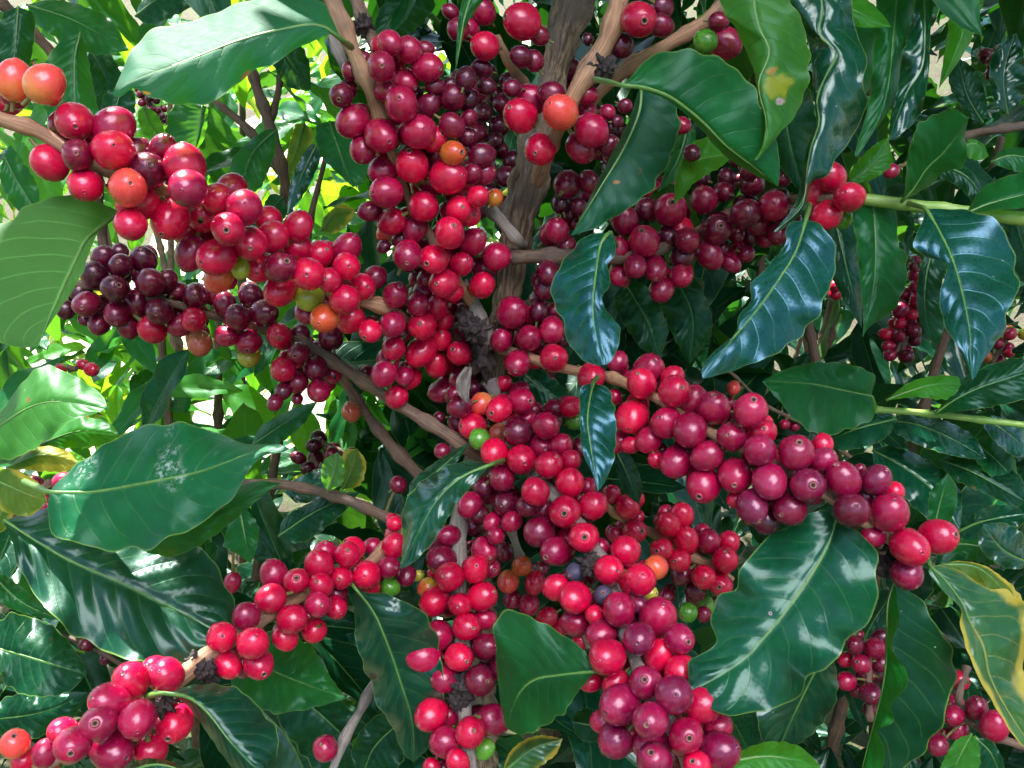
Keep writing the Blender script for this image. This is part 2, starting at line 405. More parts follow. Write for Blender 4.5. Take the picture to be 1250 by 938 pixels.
# ---------------------------------------------------------------- branches: stems 'x,y,depth,radius' and labels
BR = {
 'A': dict(stem='-45,128,.375,11; 0,146,.38,9; 50,162,.385,8; 120,205,.39,8; 200,232,.40,7; 270,280,.425,7; 340,330,.45,7; 420,362,.475,7; 465,374,.485,8; 505,395,.515,6; 560,425,.55,5', mat='S', end=(600,445,.56),
      label='long coffee branch packed with bright red cherries, sloping from upper left edge to trunk'),
 'B': dict(stem='60,345,.56,4; 120,350,.555,5; 200,368,.55,5; 270,388,.55,5; 330,402,.55,6; 372,420,.545,7; 430,457,.54,7; 480,490,.535,7; 545,530,.53,8; 590,560,.54,8', mat='B', end=(600,560,.54),
      label='lower left coffee branch whose tip carries a clump of near black maroon cherries'),
 'C': dict(stem='395,-25,.425,11; 418,30,.425,10; 445,95,.43,9; 452,108,.43,9; 464,145,.44,8; 488,215,.455,5; 503,250,.465,5; 528,292,.475,6; 556,340,.495,6; 578,372,.52,6', mat='S', end=(600,410,.545),
      label='tan topped coffee branch hanging from the top edge, crimson cherries left of the trunk'),
 'D': dict(stem='762,-30,.44,12; 745,40,.445,11; 720,85,.45,12; 705,108,.45,11; 682,158,.46,8; 664,200,.49,8; 655,225,.50,8', mat='S', end=(655,225,.5),
      label='short forked coffee branch joining the trunk at the top centre beside one peach coloured cherry'),
 'E': dict(stem='636,314,.51,8; 670,313,.505,9; 720,312,.50,8; 765,315,.51,7; 830,295,.53,6; 895,258,.55,7; 945,246,.53,5; 990,243,.49,5; 1050,243,.47,6', mat='B', end=(625,314,.51),
      label='horizontal coffee branch right of the trunk with dark cherries and a pale green growing tip'),
 'F': dict(stem='610,425,.53,7; 680,448,.50,6; 735,458,.47,6; 765,468,.455,7; 800,486,.44,6; 860,525,.42,6; 930,560,.405,6; 1000,600,.395,6; 1060,640,.39,7; 1100,668,.395,7', mat='S', end=(605,425,.53),
      label='coffee branch of large purple red cherries reaching down to the right from the trunk'),
 'G': dict(stem='600,470,.54,8; 622,530,.53,7; 650,580,.51,7; 678,605,.49,8; 705,640,.475,8; 732,680,.46,8; 745,710,.455,9; 760,760,.43,8; 785,830,.40,8; 820,890,.39,8; 850,960,.385,8', mat='G', end=(598,465,.54),
      label='thickly fruited coffee branch coming forward from the trunk down to the bottom centre'),
 'H': dict(stem='20,960,.385,8; 100,905,.39,8; 170,862,.40,8; 205,842,.41,9; 232,818,.42,12; 252,802,.425,9; 300,772,.44,8; 345,740,.465,8; 400,712,.49,7; 450,688,.505,7; 490,650,.52,7; 560,600,.55,8; 590,540,.55,8', mat='S', end=(598,530,.55),
      label='pale barked coffee branch with red cherries sloping down to the bottom left corner'),
 'I': dict(stem='590,520,.56,7; 562,600,.55,7; 560,650,.53,9; 561,700,.52,8; 564,780,.50,8; 566,850,.49,9; 570,900,.48,8; 578,960,.47,8', mat='G', end=(590,515,.56),
      label='grey coffee branch hanging straight down at the bottom centre with loose crimson cherries'),
 'J': dict(stem='730,610,.55,5; 770,640,.57,5; 800,652,.585,6; 845,680,.59,6; 868,690,.59,6; 895,708,.59,3', mat='T', end=(700,590,.53),
      label='short pale side branch with small bright red cherries below the purple cherry branch'),
 'U': dict(stem='600,560,.62,5; 640,690,.66,5; 690,725,.67,5; 720,790,.67,4', mat='G', end=(600,560,.62),
      label='partly hidden branch of small red cherries tucked behind the bottom centre leaf'),
 'Q': dict(stem='412,452,.60,5; 428,478,.60,6; 455,515,.60,6; 480,547,.60,7; 510,578,.60,7; 560,620,.60,7', mat='B',
      label='thin brown forked twig left of the trunk holding a single tan cherry'),
 'W': dict(stem='250,588,.62,5; 300,590,.62,5; 345,592,.615,6; 388,600,.61,6; 432,614,.60,6; 478,634,.60,7; 560,660,.60,7', mat='B',
      label='bare brown twig running to the right from behind the white speckled leaf'),
 'M': dict(stem='470,815,.55,4; 450,846,.55,6; 440,868,.545,5; 425,893,.54,6; 408,935,.53,5; 400,965,.53,5', mat='G',
      label='short grey twig at the bottom left of centre with one dark crimson cherry'),
 'X': dict(stem='1112,318,1.0,3; 1118,350,1.0,3; 1108,390,1.0,3; 1100,440,1.0,3', mat='B',
      label='distant string of tiny red cherries between the two blue shining leaves on the right', group=None),
 'Y': dict(stem='1040,775,.74,4; 1058,800,.74,4; 1060,840,.74,4; 1062,880,.74,4', mat='B',
      label='background cluster of dark crimson cherries under the big leaf at the lower right'),
 'Z': dict(stem='1180,815,.68,4; 1170,860,.66,4; 1195,890,.64,4; 1230,905,.62,5; 1270,915,.62,5', mat='B',
      label='background cherries on a yellow tipped twig in the bottom right corner'),
 'N': dict(stem='1068,500,.55,4; 1110,503,.545,4; 1150,507,.54,4; 1200,513,.535,4; 1275,522,.53,4', mat='N',
      label='thin yellow green leafy twig lying across the dark leaves at the right edge'),
 'O': dict(stem='1172,170,.53,6; 1195,162,.525,5; 1220,158,.52,5; 1275,150,.52,6', mat='O',
      label='yellow brown leafy twig entering from the right edge near the top'),
 'S': dict(stem='300,60,.72,5; 313,105,.72,6; 328,150,.72,6; 346,212,.73,6; 352,260,.75,6', mat='B',
      label='bare brown twigs standing between the left leaves and the hanging tan branch'),
 'L': dict(stem='-40,-30,.60,6; 30,30,.62,6; 80,90,.64,6; 110,180,.66,6; 130,330,.7,6', mat='B',
      label='shaded leafy branch behind the sunlit pair of orange cherries at the top left'),
 'T': dict(stem='870,-60,.47,8; 940,-40,.46,8; 1010,-40,.46,7; 1100,-40,.47,7; 1200,-60,.48,6', mat='B',
      label='overhanging branch at the top right with long wavy glossy leaves'),
 'LL': dict(stem='-60,760,.56,7; -20,700,.50,7; -30,600,.47,7; -60,480,.46,7; -80,300,.46,7', mat='B',
      label='left edge branch bearing the white speckled leaf and the large ribbed leaf below'),
 'RR': dict(stem='1320,820,.50,5; 1290,720,.52,5; 1275,650,.55,4; 1262,600,.60,4', mat='N',
      label='lower right branch with dark leaves and one long yellow margined leaf'),
}
# cherries: tile origin, then per branch 'x,y,r,colour+layer' in tile coordinates (x4.1667)
CH = [
((0,0), {'A': '75,410,90,O1 228,428,98,O0 380,620,98,R0 255,830,90,R1 395,790,80,D0 580,650,98,M1 578,765,105,R0 435,945,85,R0 650,955,95,O0 750,870,95,D1 700,790,80,D2 830,755,72,D1 940,840,98,R0 955,960,98,M0'}),
((0,225), {'A': '700,95,95,R1 665,205,82,R0 865,180,95,R0 1110,75,80,R1 1180,20,75,R2 1035,160,85,R1 950,230,80,R2 1160,230,88,R0 970,355,82,M1 1100,375,92,R0 1110,480,75,O1 1225,430,55,Y0',
   'B': '525,375,58,V1 610,345,45,V2 615,415,65,V0 730,385,65,V1 480,460,70,V0 585,530,72,V0 765,500,72,D0 850,490,55,D1 905,545,50,D2 415,550,60,V1 440,610,70,D0 335,640,48,V1 595,660,62,D0 505,710,58,D1 700,610,65,D1 655,730,55,D0 810,650,68,D0 775,740,68,R0 915,720,60,M1 985,690,68,R0 1015,810,62,T0 995,570,68,D0 430,690,30,V2'}),
((200,150), {'A': '410,430,88,M0 440,615,88,R0 535,490,65,R1 555,580,80,R0 685,525,72,R0 680,635,75,R0 480,735,75,R1 595,735,82,D0 590,855,75,R1 735,770,80,R0 790,670,75,R1 830,660,60,R2 840,800,62,R0 930,640,75,M1 930,730,72,R0 740,885,72,Y1 920,900,80,R0 1005,835,72,R0 1075,785,60,D1'}),
((250,300), {'A': '610,370,76,K0 740,375,70,R1 520,340,60,M2 1030,45,70,R0 1165,65,78,R0 970,250,65,M0 1085,300,58,M0 1180,310,60,R1 1110,230,50,M2 840,435,60,R0 955,400,68,M0 1105,405,72,R0 1220,380,50,R1 1205,475,55,R1 960,525,62,R0 1100,540,75,R0 1175,605,62,R0 910,655,65,M0 1015,665,50,M1 930,590,60,M2 975,770,62,R0',
   'B': '235,255,60,D1 105,300,60,D0 165,365,65,D0 300,345,72,D0 50,235,65,D1 110,460,58,M0 220,490,65,M0 225,560,58,Y1 380,460,68,R0 485,450,50,D1 480,545,58,D0 565,625,65,D1 400,630,68,R0 640,465,65,D1 580,740,60,M0 470,665,40,M2 470,700,50,D2 825,640,35,D2 355,800,42,D0 400,740,45,D1 470,780,30,D1',
   'Q': '745,845,52,T0'}),
((300,0), {'C': '735,220,62,M0 830,255,72,M0 910,250,45,D2 925,345,75,M1 690,340,75,M0 530,365,45,D1 600,300,40,D2 805,420,68,M1 710,465,55,M1 485,490,62,D0 790,530,88,M0 545,620,85,M0 690,690,85,M0 595,765,72,M1 880,670,88,M0 960,710,65,R1 930,540,60,D1 1050,495,68,D1 965,440,48,D1 1120,400,55,V1 1225,440,45,V2 1130,510,55,V2 1050,640,65,D0 1135,600,42,D1 1130,700,50,D1 1055,780,63,K0 845,840,88,R0 1030,900,95,R0 1110,910,60,R1 1150,885,50,D1 1215,880,60,M1 1200,790,60,D1 700,870,75,M1',
   'D': '1080,150,55,D0 1130,150,60,M0 1215,235,72,R0 1210,60,62,M1 1040,60,40,D1 1200,350,50,V1'}),
((600,0), {'D': '155,110,92,R0 240,180,50,D1 150,290,55,D1 215,310,50,D2 105,450,45,D1 200,505,72,M1 145,588,88,R0 305,480,65,D1 350,570,85,O0 245,760,82,R0 480,480,55,M1 475,570,55,M2 510,665,88,M0 460,750,80,M1 590,570,40,M2 600,740,55,D2 750,100,92,R0 860,130,60,D1 870,40,55,D2 660,235,62,D1 1090,210,60,G0 1155,110,50,D1 1190,220,75,M1 490,200,30,V2 970,640,45,M2 1020,780,45,V2 680,540,35,D2 640,620,32,V2'}),
((400,150), {'C': '298,352,82,M0 215,450,55,D1 325,505,72,R0 300,560,50,O2 490,425,78,R0 445,540,62,M1 375,590,45,D1 285,630,35,V1 765,375,55,R0 670,440,72,R0 720,470,60,R1 620,560,78,R0 740,605,72,M0 410,680,72,M0 540,695,78,R0 680,720,60,R0 860,680,75,M0 590,815,72,R0 640,860,50,R2 785,825,68,R0 500,790,45,D2 790,180,50,D2 850,380,45,K2'}),
((660,160), {'E': '135,270,70,D1 250,260,55,D1 100,370,50,V1 195,385,40,V1 80,505,65,M0 130,580,50,D2 40,720,60,D1 20,800,60,D2 430,455,68,M0 540,400,60,D1 390,600,60,M1 660,400,85,M0 830,350,72,M0 930,310,50,D1 945,240,45,D2 750,130,50,V2 990,150,35,D2 1060,200,50,D1 1080,270,60,D2 525,560,78,M0 650,540,52,D1 745,555,66,M0 895,500,80,D0 1045,420,80,D0 1110,460,70,D1 1185,380,75,M0 1235,245,40,D1 1000,530,40,D1 860,630,70,M0 920,600,40,D2 480,690,58,M0 580,700,65,M0 715,740,58,M0 720,640,60,D2 615,810,60,M0 400,740,50,M1 965,670,50,M0 1045,625,45,M0 1150,550,45,M1 1070,530,55,D2 1210,520,60,D1'}),
((950,160), {'E': '265,235,75,R0 180,325,70,R1 362,337,78,R0 245,430,78,R0 330,450,45,G1 70,450,50,D1', 'O': '575,205,38,M1',
   'X': '290,745,35,M0 330,790,35,M0 290,830,32,R0 685,690,25,D0 695,730,35,M0 700,790,35,M0 640,830,35,M1 705,860,38,M0 740,890,32,M1 625,910,42,M0 685,915,30,M1 700,660,28,M1'}),
((500,300), {'F': '285,420,55,D1 250,545,62,R0 520,340,80,M0 590,350,45,R2 655,330,52,V1 735,330,40,D2 610,470,68,M0 465,480,62,M0 550,600,70,M0 635,590,40,R2 725,430,60,M0 735,570,72,R0 925,670,70,R0 1060,590,50,M1 1180,700,80,R0 1040,770,45,M1',
   'G': '480,700,42,R1 365,805,58,O0 455,835,68,R0 570,790,68,M0 255,820,58,D0 225,760,50,D1 240,900,50,D1 320,920,72,R0 560,740,50,M2 740,830,50,D1 820,820,58,R0'}),
((500,450), {'G': '355,360,58,G0 450,330,50,T1 550,325,75,D0 695,290,70,M0 590,260,60,M1 635,210,40,D2 430,425,68,R0 570,465,75,R0 480,480,50,R1 675,400,68,M1 770,390,60,M1 710,490,72,R0 815,470,55,R1 470,560,65,M1 640,625,75,R0 815,580,75,R0 790,730,82,R0 935,695,72,R0 910,600,45,M2 165,420,42,D0 150,250,30,V1 870,400,50,D2 305,695,62,M0 375,610,60,D2 350,740,50,D2 490,690,65,D1 520,780,50,M1 420,780,45,M1 440,850,45,M1 600,700,60,D1 680,720,50,D2 660,830,82,D0 740,930,75,M0 885,860,78,R0 975,910,45,M1 840,270,45,G1',
   'J': '1025,640,50,M1', 'I': '200,850,55,M1 150,920,50,D2 330,800,50,D2'}),
((720,420), {'F': '300,130,80,M1 420,170,62,R1 430,240,78,R0 215,370,82,R0 150,500,50,M2 205,515,48,R1 300,490,65,M1 390,400,78,M0 530,290,78,M1 630,325,85,M0 510,440,88,M0 720,470,75,M0 595,570,78,M0 440,600,80,M0 335,590,40,R1 820,335,88,M0 880,400,50,R1 880,450,70,R1 865,540,85,P0 740,670,88,M0 915,700,85,P0 1050,550,90,M0 1110,720,88,P0 1190,590,68,P1 1185,510,55,R1 825,830,85,P1 1015,840,85,D1 580,720,90,M1 740,790,45,R2 900,900,70,V2',
   'U2': '730,225,38,O0 705,300,30,M0 990,410,28,M0 1040,420,28,M1'}),
((950,480), {'F': '330,440,88,M0 500,440,80,P0 590,500,50,R1 565,605,100,M0 375,595,88,D0 480,725,65,M1 670,785,95,R0 815,730,92,R0 655,920,85,P0 410,390,30,D2'}),
((220,600), {'H': '1090,165,42,R0 1100,220,60,R1 1090,275,65,R0 1060,385,62,M0 980,280,45,M1 880,290,60,R1 850,320,65,R0 735,310,62,M1 705,372,75,R0 475,420,72,M0 590,455,70,R0 715,475,62,R0 820,440,60,R0 945,425,72,R0 970,485,50,R2 1070,488,45,G0 1150,430,50,D1 460,545,75,R0 700,575,65,M0 790,590,62,R1 570,650,75,R0 680,710,65,R1 668,700,50,G0 535,745,65,R1 335,635,68,M0 210,740,75,R0 370,770,82,R0 400,880,78,R0 240,880,70,R1 320,890,60,D2 790,520,60,D2', 'W': '265,465,48,M0 1110,-35,45,D0', 'I': '1210,430,30,Y2'}),
((0,713), {'H': '665,490,90,R0 850,460,88,R0 790,440,70,R1 560,600,95,M0 500,710,90,M0 700,690,95,M0 890,710,95,R0 770,850,85,R0 570,850,105,M0 370,820,92,M0 320,750,75,R1 230,860,65,M1 75,810,72,O0 240,930,60,O1 920,600,40,D2', 'L2': '440,310,38,D0 540,380,34,D1 395,270,26,D1'}),
((450,600), {'I': '590,300,72,M0 370,350,75,D1 620,390,50,M2 410,435,78,R0 545,395,72,R0 300,490,52,K1 335,560,75,R0 465,575,62,R0 580,535,72,R0 590,650,55,M1 500,690,72,R0 355,735,75,M0 600,790,72,D0 460,845,70,R0 280,845,78,M0 680,870,60,D1',
   'U': '780,380,52,K0 710,460,58,O0 845,465,55,R0 870,400,45,D2 730,550,50,M1 815,575,55,M0 905,640,52,R0 985,690,45,R1 1080,760,45,R1 690,310,50,D2',
   'G': '955,490,70,R0 1050,540,82,R0 1050,670,70,M1 1150,630,50,R1 1055,410,52,B0 1195,530,50,B0'}),
((650,580), {'G': '390,485,75,R0 475,385,75,R0 550,530,85,R0 630,470,60,O0 600,600,40,Y1 440,685,88,M0 530,650,55,P1 640,720,98,M0 350,810,75,M1 540,835,80,P0',
   'J': '485,160,62,R0 525,120,45,R1 535,215,35,R2 520,285,65,R0 420,300,45,M1 760,205,62,R0 690,250,65,R0 675,190,40,M2 780,330,65,R0 655,380,58,R0 745,435,58,R0 895,335,62,M0 865,285,40,M2 1000,340,55,R0 980,430,68,R0 870,520,62,R0 955,560,65,R1 830,590,55,D2 760,510,55,D1 790,700,48,G1 880,660,45,G2 870,710,40,D2 680,620,45,D2'}),
((620,713), {'G': '505,370,95,R0 875,280,78,P0 770,360,75,R1 545,500,65,R1 570,615,98,P0 545,800,88,P0 480,700,60,M1 700,500,82,P0 845,565,98,P0 725,695,90,P0 880,440,80,R1 995,610,95,R0 1050,560,60,R1 905,770,90,M0 1070,730,70,M1 1075,850,98,P0 730,820,85,P1 745,900,95,P0 960,920,70,R0 420,500,50,R2'}),
((350,713), {'I': '805,485,72,M0 985,490,75,D0 1100,430,60,D1 710,460,45,O1 735,665,78,R0 805,805,78,M0 935,755,78,R0 1055,690,75,M0 1005,840,52,G1 870,905,65,R0 735,930,45,R1', 'M': '195,835,68,M0'}),
((950,713), {'Y': '390,310,45,D0 490,325,58,M0 520,270,45,D1 420,405,48,M0 345,385,38,R1 345,495,48,M0 440,460,45,D1 470,560,55,D0 465,640,38,D1 520,400,50,D2 400,545,40,D2 510,460,45,V2 410,260,28,M2',
   'Z': '915,490,50,R1 900,600,42,M1 890,670,50,M0 915,745,48,M1 1010,630,55,D0 1100,720,72,M0 830,770,40,D1 810,820,50,D1 1060,820,40,D1'}),
]
# leaves: branch, material, midrib (base..tip), margin 1, margin 2, depth base/tip, margin depth offsets, side, petiole start, label
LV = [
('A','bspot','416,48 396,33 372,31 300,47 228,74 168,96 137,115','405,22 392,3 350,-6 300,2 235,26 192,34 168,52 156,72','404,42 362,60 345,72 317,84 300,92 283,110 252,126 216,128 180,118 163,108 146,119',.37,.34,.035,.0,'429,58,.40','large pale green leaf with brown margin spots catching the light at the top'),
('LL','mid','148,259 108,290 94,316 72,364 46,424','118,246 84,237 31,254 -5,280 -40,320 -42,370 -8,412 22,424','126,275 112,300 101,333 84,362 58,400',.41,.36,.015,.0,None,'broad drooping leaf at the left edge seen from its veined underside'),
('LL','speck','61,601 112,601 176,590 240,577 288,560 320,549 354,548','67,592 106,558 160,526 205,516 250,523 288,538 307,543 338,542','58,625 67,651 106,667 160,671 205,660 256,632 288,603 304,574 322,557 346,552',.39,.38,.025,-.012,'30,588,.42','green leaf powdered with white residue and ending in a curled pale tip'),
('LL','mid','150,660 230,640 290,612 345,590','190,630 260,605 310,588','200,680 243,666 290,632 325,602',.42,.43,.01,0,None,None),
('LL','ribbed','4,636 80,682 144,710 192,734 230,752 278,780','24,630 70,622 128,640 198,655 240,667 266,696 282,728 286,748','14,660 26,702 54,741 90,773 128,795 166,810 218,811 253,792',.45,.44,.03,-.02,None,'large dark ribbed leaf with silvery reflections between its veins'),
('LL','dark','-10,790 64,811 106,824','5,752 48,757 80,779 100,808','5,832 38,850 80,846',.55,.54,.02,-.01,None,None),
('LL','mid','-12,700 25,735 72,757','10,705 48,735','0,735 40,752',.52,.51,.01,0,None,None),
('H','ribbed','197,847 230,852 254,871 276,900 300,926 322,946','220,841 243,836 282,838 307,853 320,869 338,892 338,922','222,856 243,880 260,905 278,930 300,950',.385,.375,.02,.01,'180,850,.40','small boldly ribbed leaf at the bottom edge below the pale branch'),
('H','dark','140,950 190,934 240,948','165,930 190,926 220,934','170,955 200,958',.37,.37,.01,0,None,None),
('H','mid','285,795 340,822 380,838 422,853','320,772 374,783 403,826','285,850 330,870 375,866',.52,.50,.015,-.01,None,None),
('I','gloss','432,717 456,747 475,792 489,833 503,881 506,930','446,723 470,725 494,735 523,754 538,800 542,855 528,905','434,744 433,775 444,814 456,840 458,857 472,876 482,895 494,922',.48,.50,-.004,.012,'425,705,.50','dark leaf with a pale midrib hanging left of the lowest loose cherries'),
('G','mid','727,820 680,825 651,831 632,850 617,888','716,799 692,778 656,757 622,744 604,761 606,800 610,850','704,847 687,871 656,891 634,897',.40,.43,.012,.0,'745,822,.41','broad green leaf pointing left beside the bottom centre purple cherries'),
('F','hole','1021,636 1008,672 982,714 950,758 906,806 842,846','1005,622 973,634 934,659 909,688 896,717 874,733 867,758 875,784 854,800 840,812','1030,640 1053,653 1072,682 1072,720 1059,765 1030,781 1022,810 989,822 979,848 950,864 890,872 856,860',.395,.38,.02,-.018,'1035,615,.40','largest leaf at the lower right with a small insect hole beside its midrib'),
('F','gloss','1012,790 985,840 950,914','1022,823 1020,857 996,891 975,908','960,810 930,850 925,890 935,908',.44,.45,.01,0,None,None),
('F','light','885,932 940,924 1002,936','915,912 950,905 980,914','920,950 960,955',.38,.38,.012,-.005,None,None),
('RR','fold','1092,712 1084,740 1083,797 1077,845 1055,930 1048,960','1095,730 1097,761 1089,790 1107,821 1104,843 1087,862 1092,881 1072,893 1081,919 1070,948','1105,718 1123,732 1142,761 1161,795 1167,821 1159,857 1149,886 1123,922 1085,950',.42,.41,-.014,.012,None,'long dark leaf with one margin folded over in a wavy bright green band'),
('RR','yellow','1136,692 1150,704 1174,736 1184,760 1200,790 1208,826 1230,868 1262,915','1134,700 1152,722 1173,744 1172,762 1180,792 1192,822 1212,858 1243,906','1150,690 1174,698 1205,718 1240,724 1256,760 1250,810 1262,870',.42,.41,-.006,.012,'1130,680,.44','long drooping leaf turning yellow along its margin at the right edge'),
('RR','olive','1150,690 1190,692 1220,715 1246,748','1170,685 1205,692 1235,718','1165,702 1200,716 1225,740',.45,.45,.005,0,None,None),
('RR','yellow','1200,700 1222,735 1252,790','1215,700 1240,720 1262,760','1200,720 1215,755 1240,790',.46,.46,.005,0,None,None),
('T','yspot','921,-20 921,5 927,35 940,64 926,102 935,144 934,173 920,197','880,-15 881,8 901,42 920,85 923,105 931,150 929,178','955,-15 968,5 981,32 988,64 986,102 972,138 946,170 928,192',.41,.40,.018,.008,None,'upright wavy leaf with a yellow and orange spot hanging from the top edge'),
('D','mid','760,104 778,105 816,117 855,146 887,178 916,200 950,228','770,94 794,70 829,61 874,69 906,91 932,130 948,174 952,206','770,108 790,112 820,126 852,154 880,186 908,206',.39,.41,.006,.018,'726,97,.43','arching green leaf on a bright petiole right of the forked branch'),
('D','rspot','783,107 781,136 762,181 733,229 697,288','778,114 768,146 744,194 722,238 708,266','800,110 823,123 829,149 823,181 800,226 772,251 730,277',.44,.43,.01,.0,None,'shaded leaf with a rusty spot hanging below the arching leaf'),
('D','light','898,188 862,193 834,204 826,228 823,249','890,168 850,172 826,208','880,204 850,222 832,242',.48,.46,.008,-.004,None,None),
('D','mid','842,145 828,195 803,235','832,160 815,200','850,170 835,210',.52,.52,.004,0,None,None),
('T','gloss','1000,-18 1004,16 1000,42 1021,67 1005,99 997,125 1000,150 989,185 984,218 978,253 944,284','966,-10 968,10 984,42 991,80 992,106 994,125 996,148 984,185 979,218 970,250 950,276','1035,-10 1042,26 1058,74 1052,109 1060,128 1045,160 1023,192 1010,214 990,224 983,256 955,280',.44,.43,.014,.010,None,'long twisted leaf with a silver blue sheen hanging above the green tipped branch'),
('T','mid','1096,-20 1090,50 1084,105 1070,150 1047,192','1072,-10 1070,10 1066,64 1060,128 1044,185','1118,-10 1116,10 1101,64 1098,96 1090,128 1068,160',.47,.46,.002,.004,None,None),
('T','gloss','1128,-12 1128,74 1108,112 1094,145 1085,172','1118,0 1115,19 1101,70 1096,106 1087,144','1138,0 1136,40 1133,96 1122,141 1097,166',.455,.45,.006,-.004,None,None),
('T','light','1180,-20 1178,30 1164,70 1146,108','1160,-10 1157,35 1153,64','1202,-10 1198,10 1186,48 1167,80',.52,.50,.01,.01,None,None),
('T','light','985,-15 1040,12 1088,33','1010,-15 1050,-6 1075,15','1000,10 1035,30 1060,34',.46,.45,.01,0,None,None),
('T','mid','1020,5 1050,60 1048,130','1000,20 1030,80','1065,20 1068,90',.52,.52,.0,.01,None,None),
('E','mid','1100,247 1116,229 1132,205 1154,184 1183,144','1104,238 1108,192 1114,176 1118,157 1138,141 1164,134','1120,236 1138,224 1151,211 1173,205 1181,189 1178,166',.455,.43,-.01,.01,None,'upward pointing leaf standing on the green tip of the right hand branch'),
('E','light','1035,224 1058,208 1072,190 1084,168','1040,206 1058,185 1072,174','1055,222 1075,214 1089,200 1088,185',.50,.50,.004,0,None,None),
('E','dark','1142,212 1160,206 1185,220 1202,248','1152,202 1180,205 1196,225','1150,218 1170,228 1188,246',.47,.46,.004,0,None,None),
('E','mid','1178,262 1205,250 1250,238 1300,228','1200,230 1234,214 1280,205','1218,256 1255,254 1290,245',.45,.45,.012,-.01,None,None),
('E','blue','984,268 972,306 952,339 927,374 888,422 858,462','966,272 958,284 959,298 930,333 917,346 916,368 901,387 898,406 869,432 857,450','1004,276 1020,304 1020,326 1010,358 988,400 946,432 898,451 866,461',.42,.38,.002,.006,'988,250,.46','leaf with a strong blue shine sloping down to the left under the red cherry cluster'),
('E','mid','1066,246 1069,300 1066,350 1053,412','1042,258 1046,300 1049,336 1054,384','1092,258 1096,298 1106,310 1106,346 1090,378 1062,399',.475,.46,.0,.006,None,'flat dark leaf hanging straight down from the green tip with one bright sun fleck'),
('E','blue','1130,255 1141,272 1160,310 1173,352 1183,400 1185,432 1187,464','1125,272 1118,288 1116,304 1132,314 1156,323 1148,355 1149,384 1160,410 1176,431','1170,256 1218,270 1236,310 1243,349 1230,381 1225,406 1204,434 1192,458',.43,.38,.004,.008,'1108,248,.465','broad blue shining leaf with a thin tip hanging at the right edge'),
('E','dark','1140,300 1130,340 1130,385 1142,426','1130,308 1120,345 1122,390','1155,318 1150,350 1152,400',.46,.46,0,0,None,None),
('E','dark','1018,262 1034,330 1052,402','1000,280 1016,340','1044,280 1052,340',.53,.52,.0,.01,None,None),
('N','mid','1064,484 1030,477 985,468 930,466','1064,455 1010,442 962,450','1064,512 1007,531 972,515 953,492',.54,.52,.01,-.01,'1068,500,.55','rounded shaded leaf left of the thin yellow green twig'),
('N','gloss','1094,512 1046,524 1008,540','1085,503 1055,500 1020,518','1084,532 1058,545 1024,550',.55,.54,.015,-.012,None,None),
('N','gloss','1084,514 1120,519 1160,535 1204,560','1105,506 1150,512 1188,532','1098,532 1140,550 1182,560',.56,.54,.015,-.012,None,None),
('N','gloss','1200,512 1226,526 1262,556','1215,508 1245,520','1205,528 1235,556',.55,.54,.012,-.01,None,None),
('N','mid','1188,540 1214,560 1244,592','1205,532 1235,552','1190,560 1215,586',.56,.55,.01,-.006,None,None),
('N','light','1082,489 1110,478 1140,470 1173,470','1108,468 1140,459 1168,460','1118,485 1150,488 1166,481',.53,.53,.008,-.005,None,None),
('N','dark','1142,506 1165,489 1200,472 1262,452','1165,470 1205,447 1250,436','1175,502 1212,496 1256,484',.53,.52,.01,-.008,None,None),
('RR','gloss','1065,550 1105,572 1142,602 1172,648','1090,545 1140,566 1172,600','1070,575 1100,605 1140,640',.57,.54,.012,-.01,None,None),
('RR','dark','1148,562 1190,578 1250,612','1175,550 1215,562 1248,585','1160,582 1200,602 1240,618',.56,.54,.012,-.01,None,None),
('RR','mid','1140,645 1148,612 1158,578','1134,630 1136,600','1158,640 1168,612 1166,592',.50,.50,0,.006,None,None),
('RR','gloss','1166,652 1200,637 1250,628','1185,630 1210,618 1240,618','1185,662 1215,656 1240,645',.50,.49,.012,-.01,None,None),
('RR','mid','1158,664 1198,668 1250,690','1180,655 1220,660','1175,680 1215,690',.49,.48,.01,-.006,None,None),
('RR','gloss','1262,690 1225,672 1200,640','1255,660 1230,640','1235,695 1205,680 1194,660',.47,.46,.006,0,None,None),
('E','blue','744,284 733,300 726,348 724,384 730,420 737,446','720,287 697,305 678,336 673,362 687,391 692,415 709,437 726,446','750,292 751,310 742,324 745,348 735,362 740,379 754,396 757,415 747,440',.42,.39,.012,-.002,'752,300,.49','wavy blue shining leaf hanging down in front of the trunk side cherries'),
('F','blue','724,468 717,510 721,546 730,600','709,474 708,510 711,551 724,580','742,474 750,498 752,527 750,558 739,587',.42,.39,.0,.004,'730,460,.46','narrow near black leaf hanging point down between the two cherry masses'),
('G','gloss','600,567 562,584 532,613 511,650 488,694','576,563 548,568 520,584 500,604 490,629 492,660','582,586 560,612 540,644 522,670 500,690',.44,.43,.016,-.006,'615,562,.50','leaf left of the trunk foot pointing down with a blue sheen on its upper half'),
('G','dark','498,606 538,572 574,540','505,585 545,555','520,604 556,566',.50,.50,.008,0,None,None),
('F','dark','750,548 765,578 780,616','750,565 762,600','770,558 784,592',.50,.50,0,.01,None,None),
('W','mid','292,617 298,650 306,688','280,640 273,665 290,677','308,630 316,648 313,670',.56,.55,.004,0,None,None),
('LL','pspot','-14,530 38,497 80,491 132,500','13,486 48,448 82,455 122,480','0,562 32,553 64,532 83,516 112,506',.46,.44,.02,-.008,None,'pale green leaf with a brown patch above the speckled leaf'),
('LL','light','45,545 95,527 146,531','90,512 130,515','95,547 130,543',.49,.48,.01,0,None,None),
('LL','olive','8,572 50,556 96,566','45,546 80,550','40,575 78,576',.47,.47,.006,0,None,None),
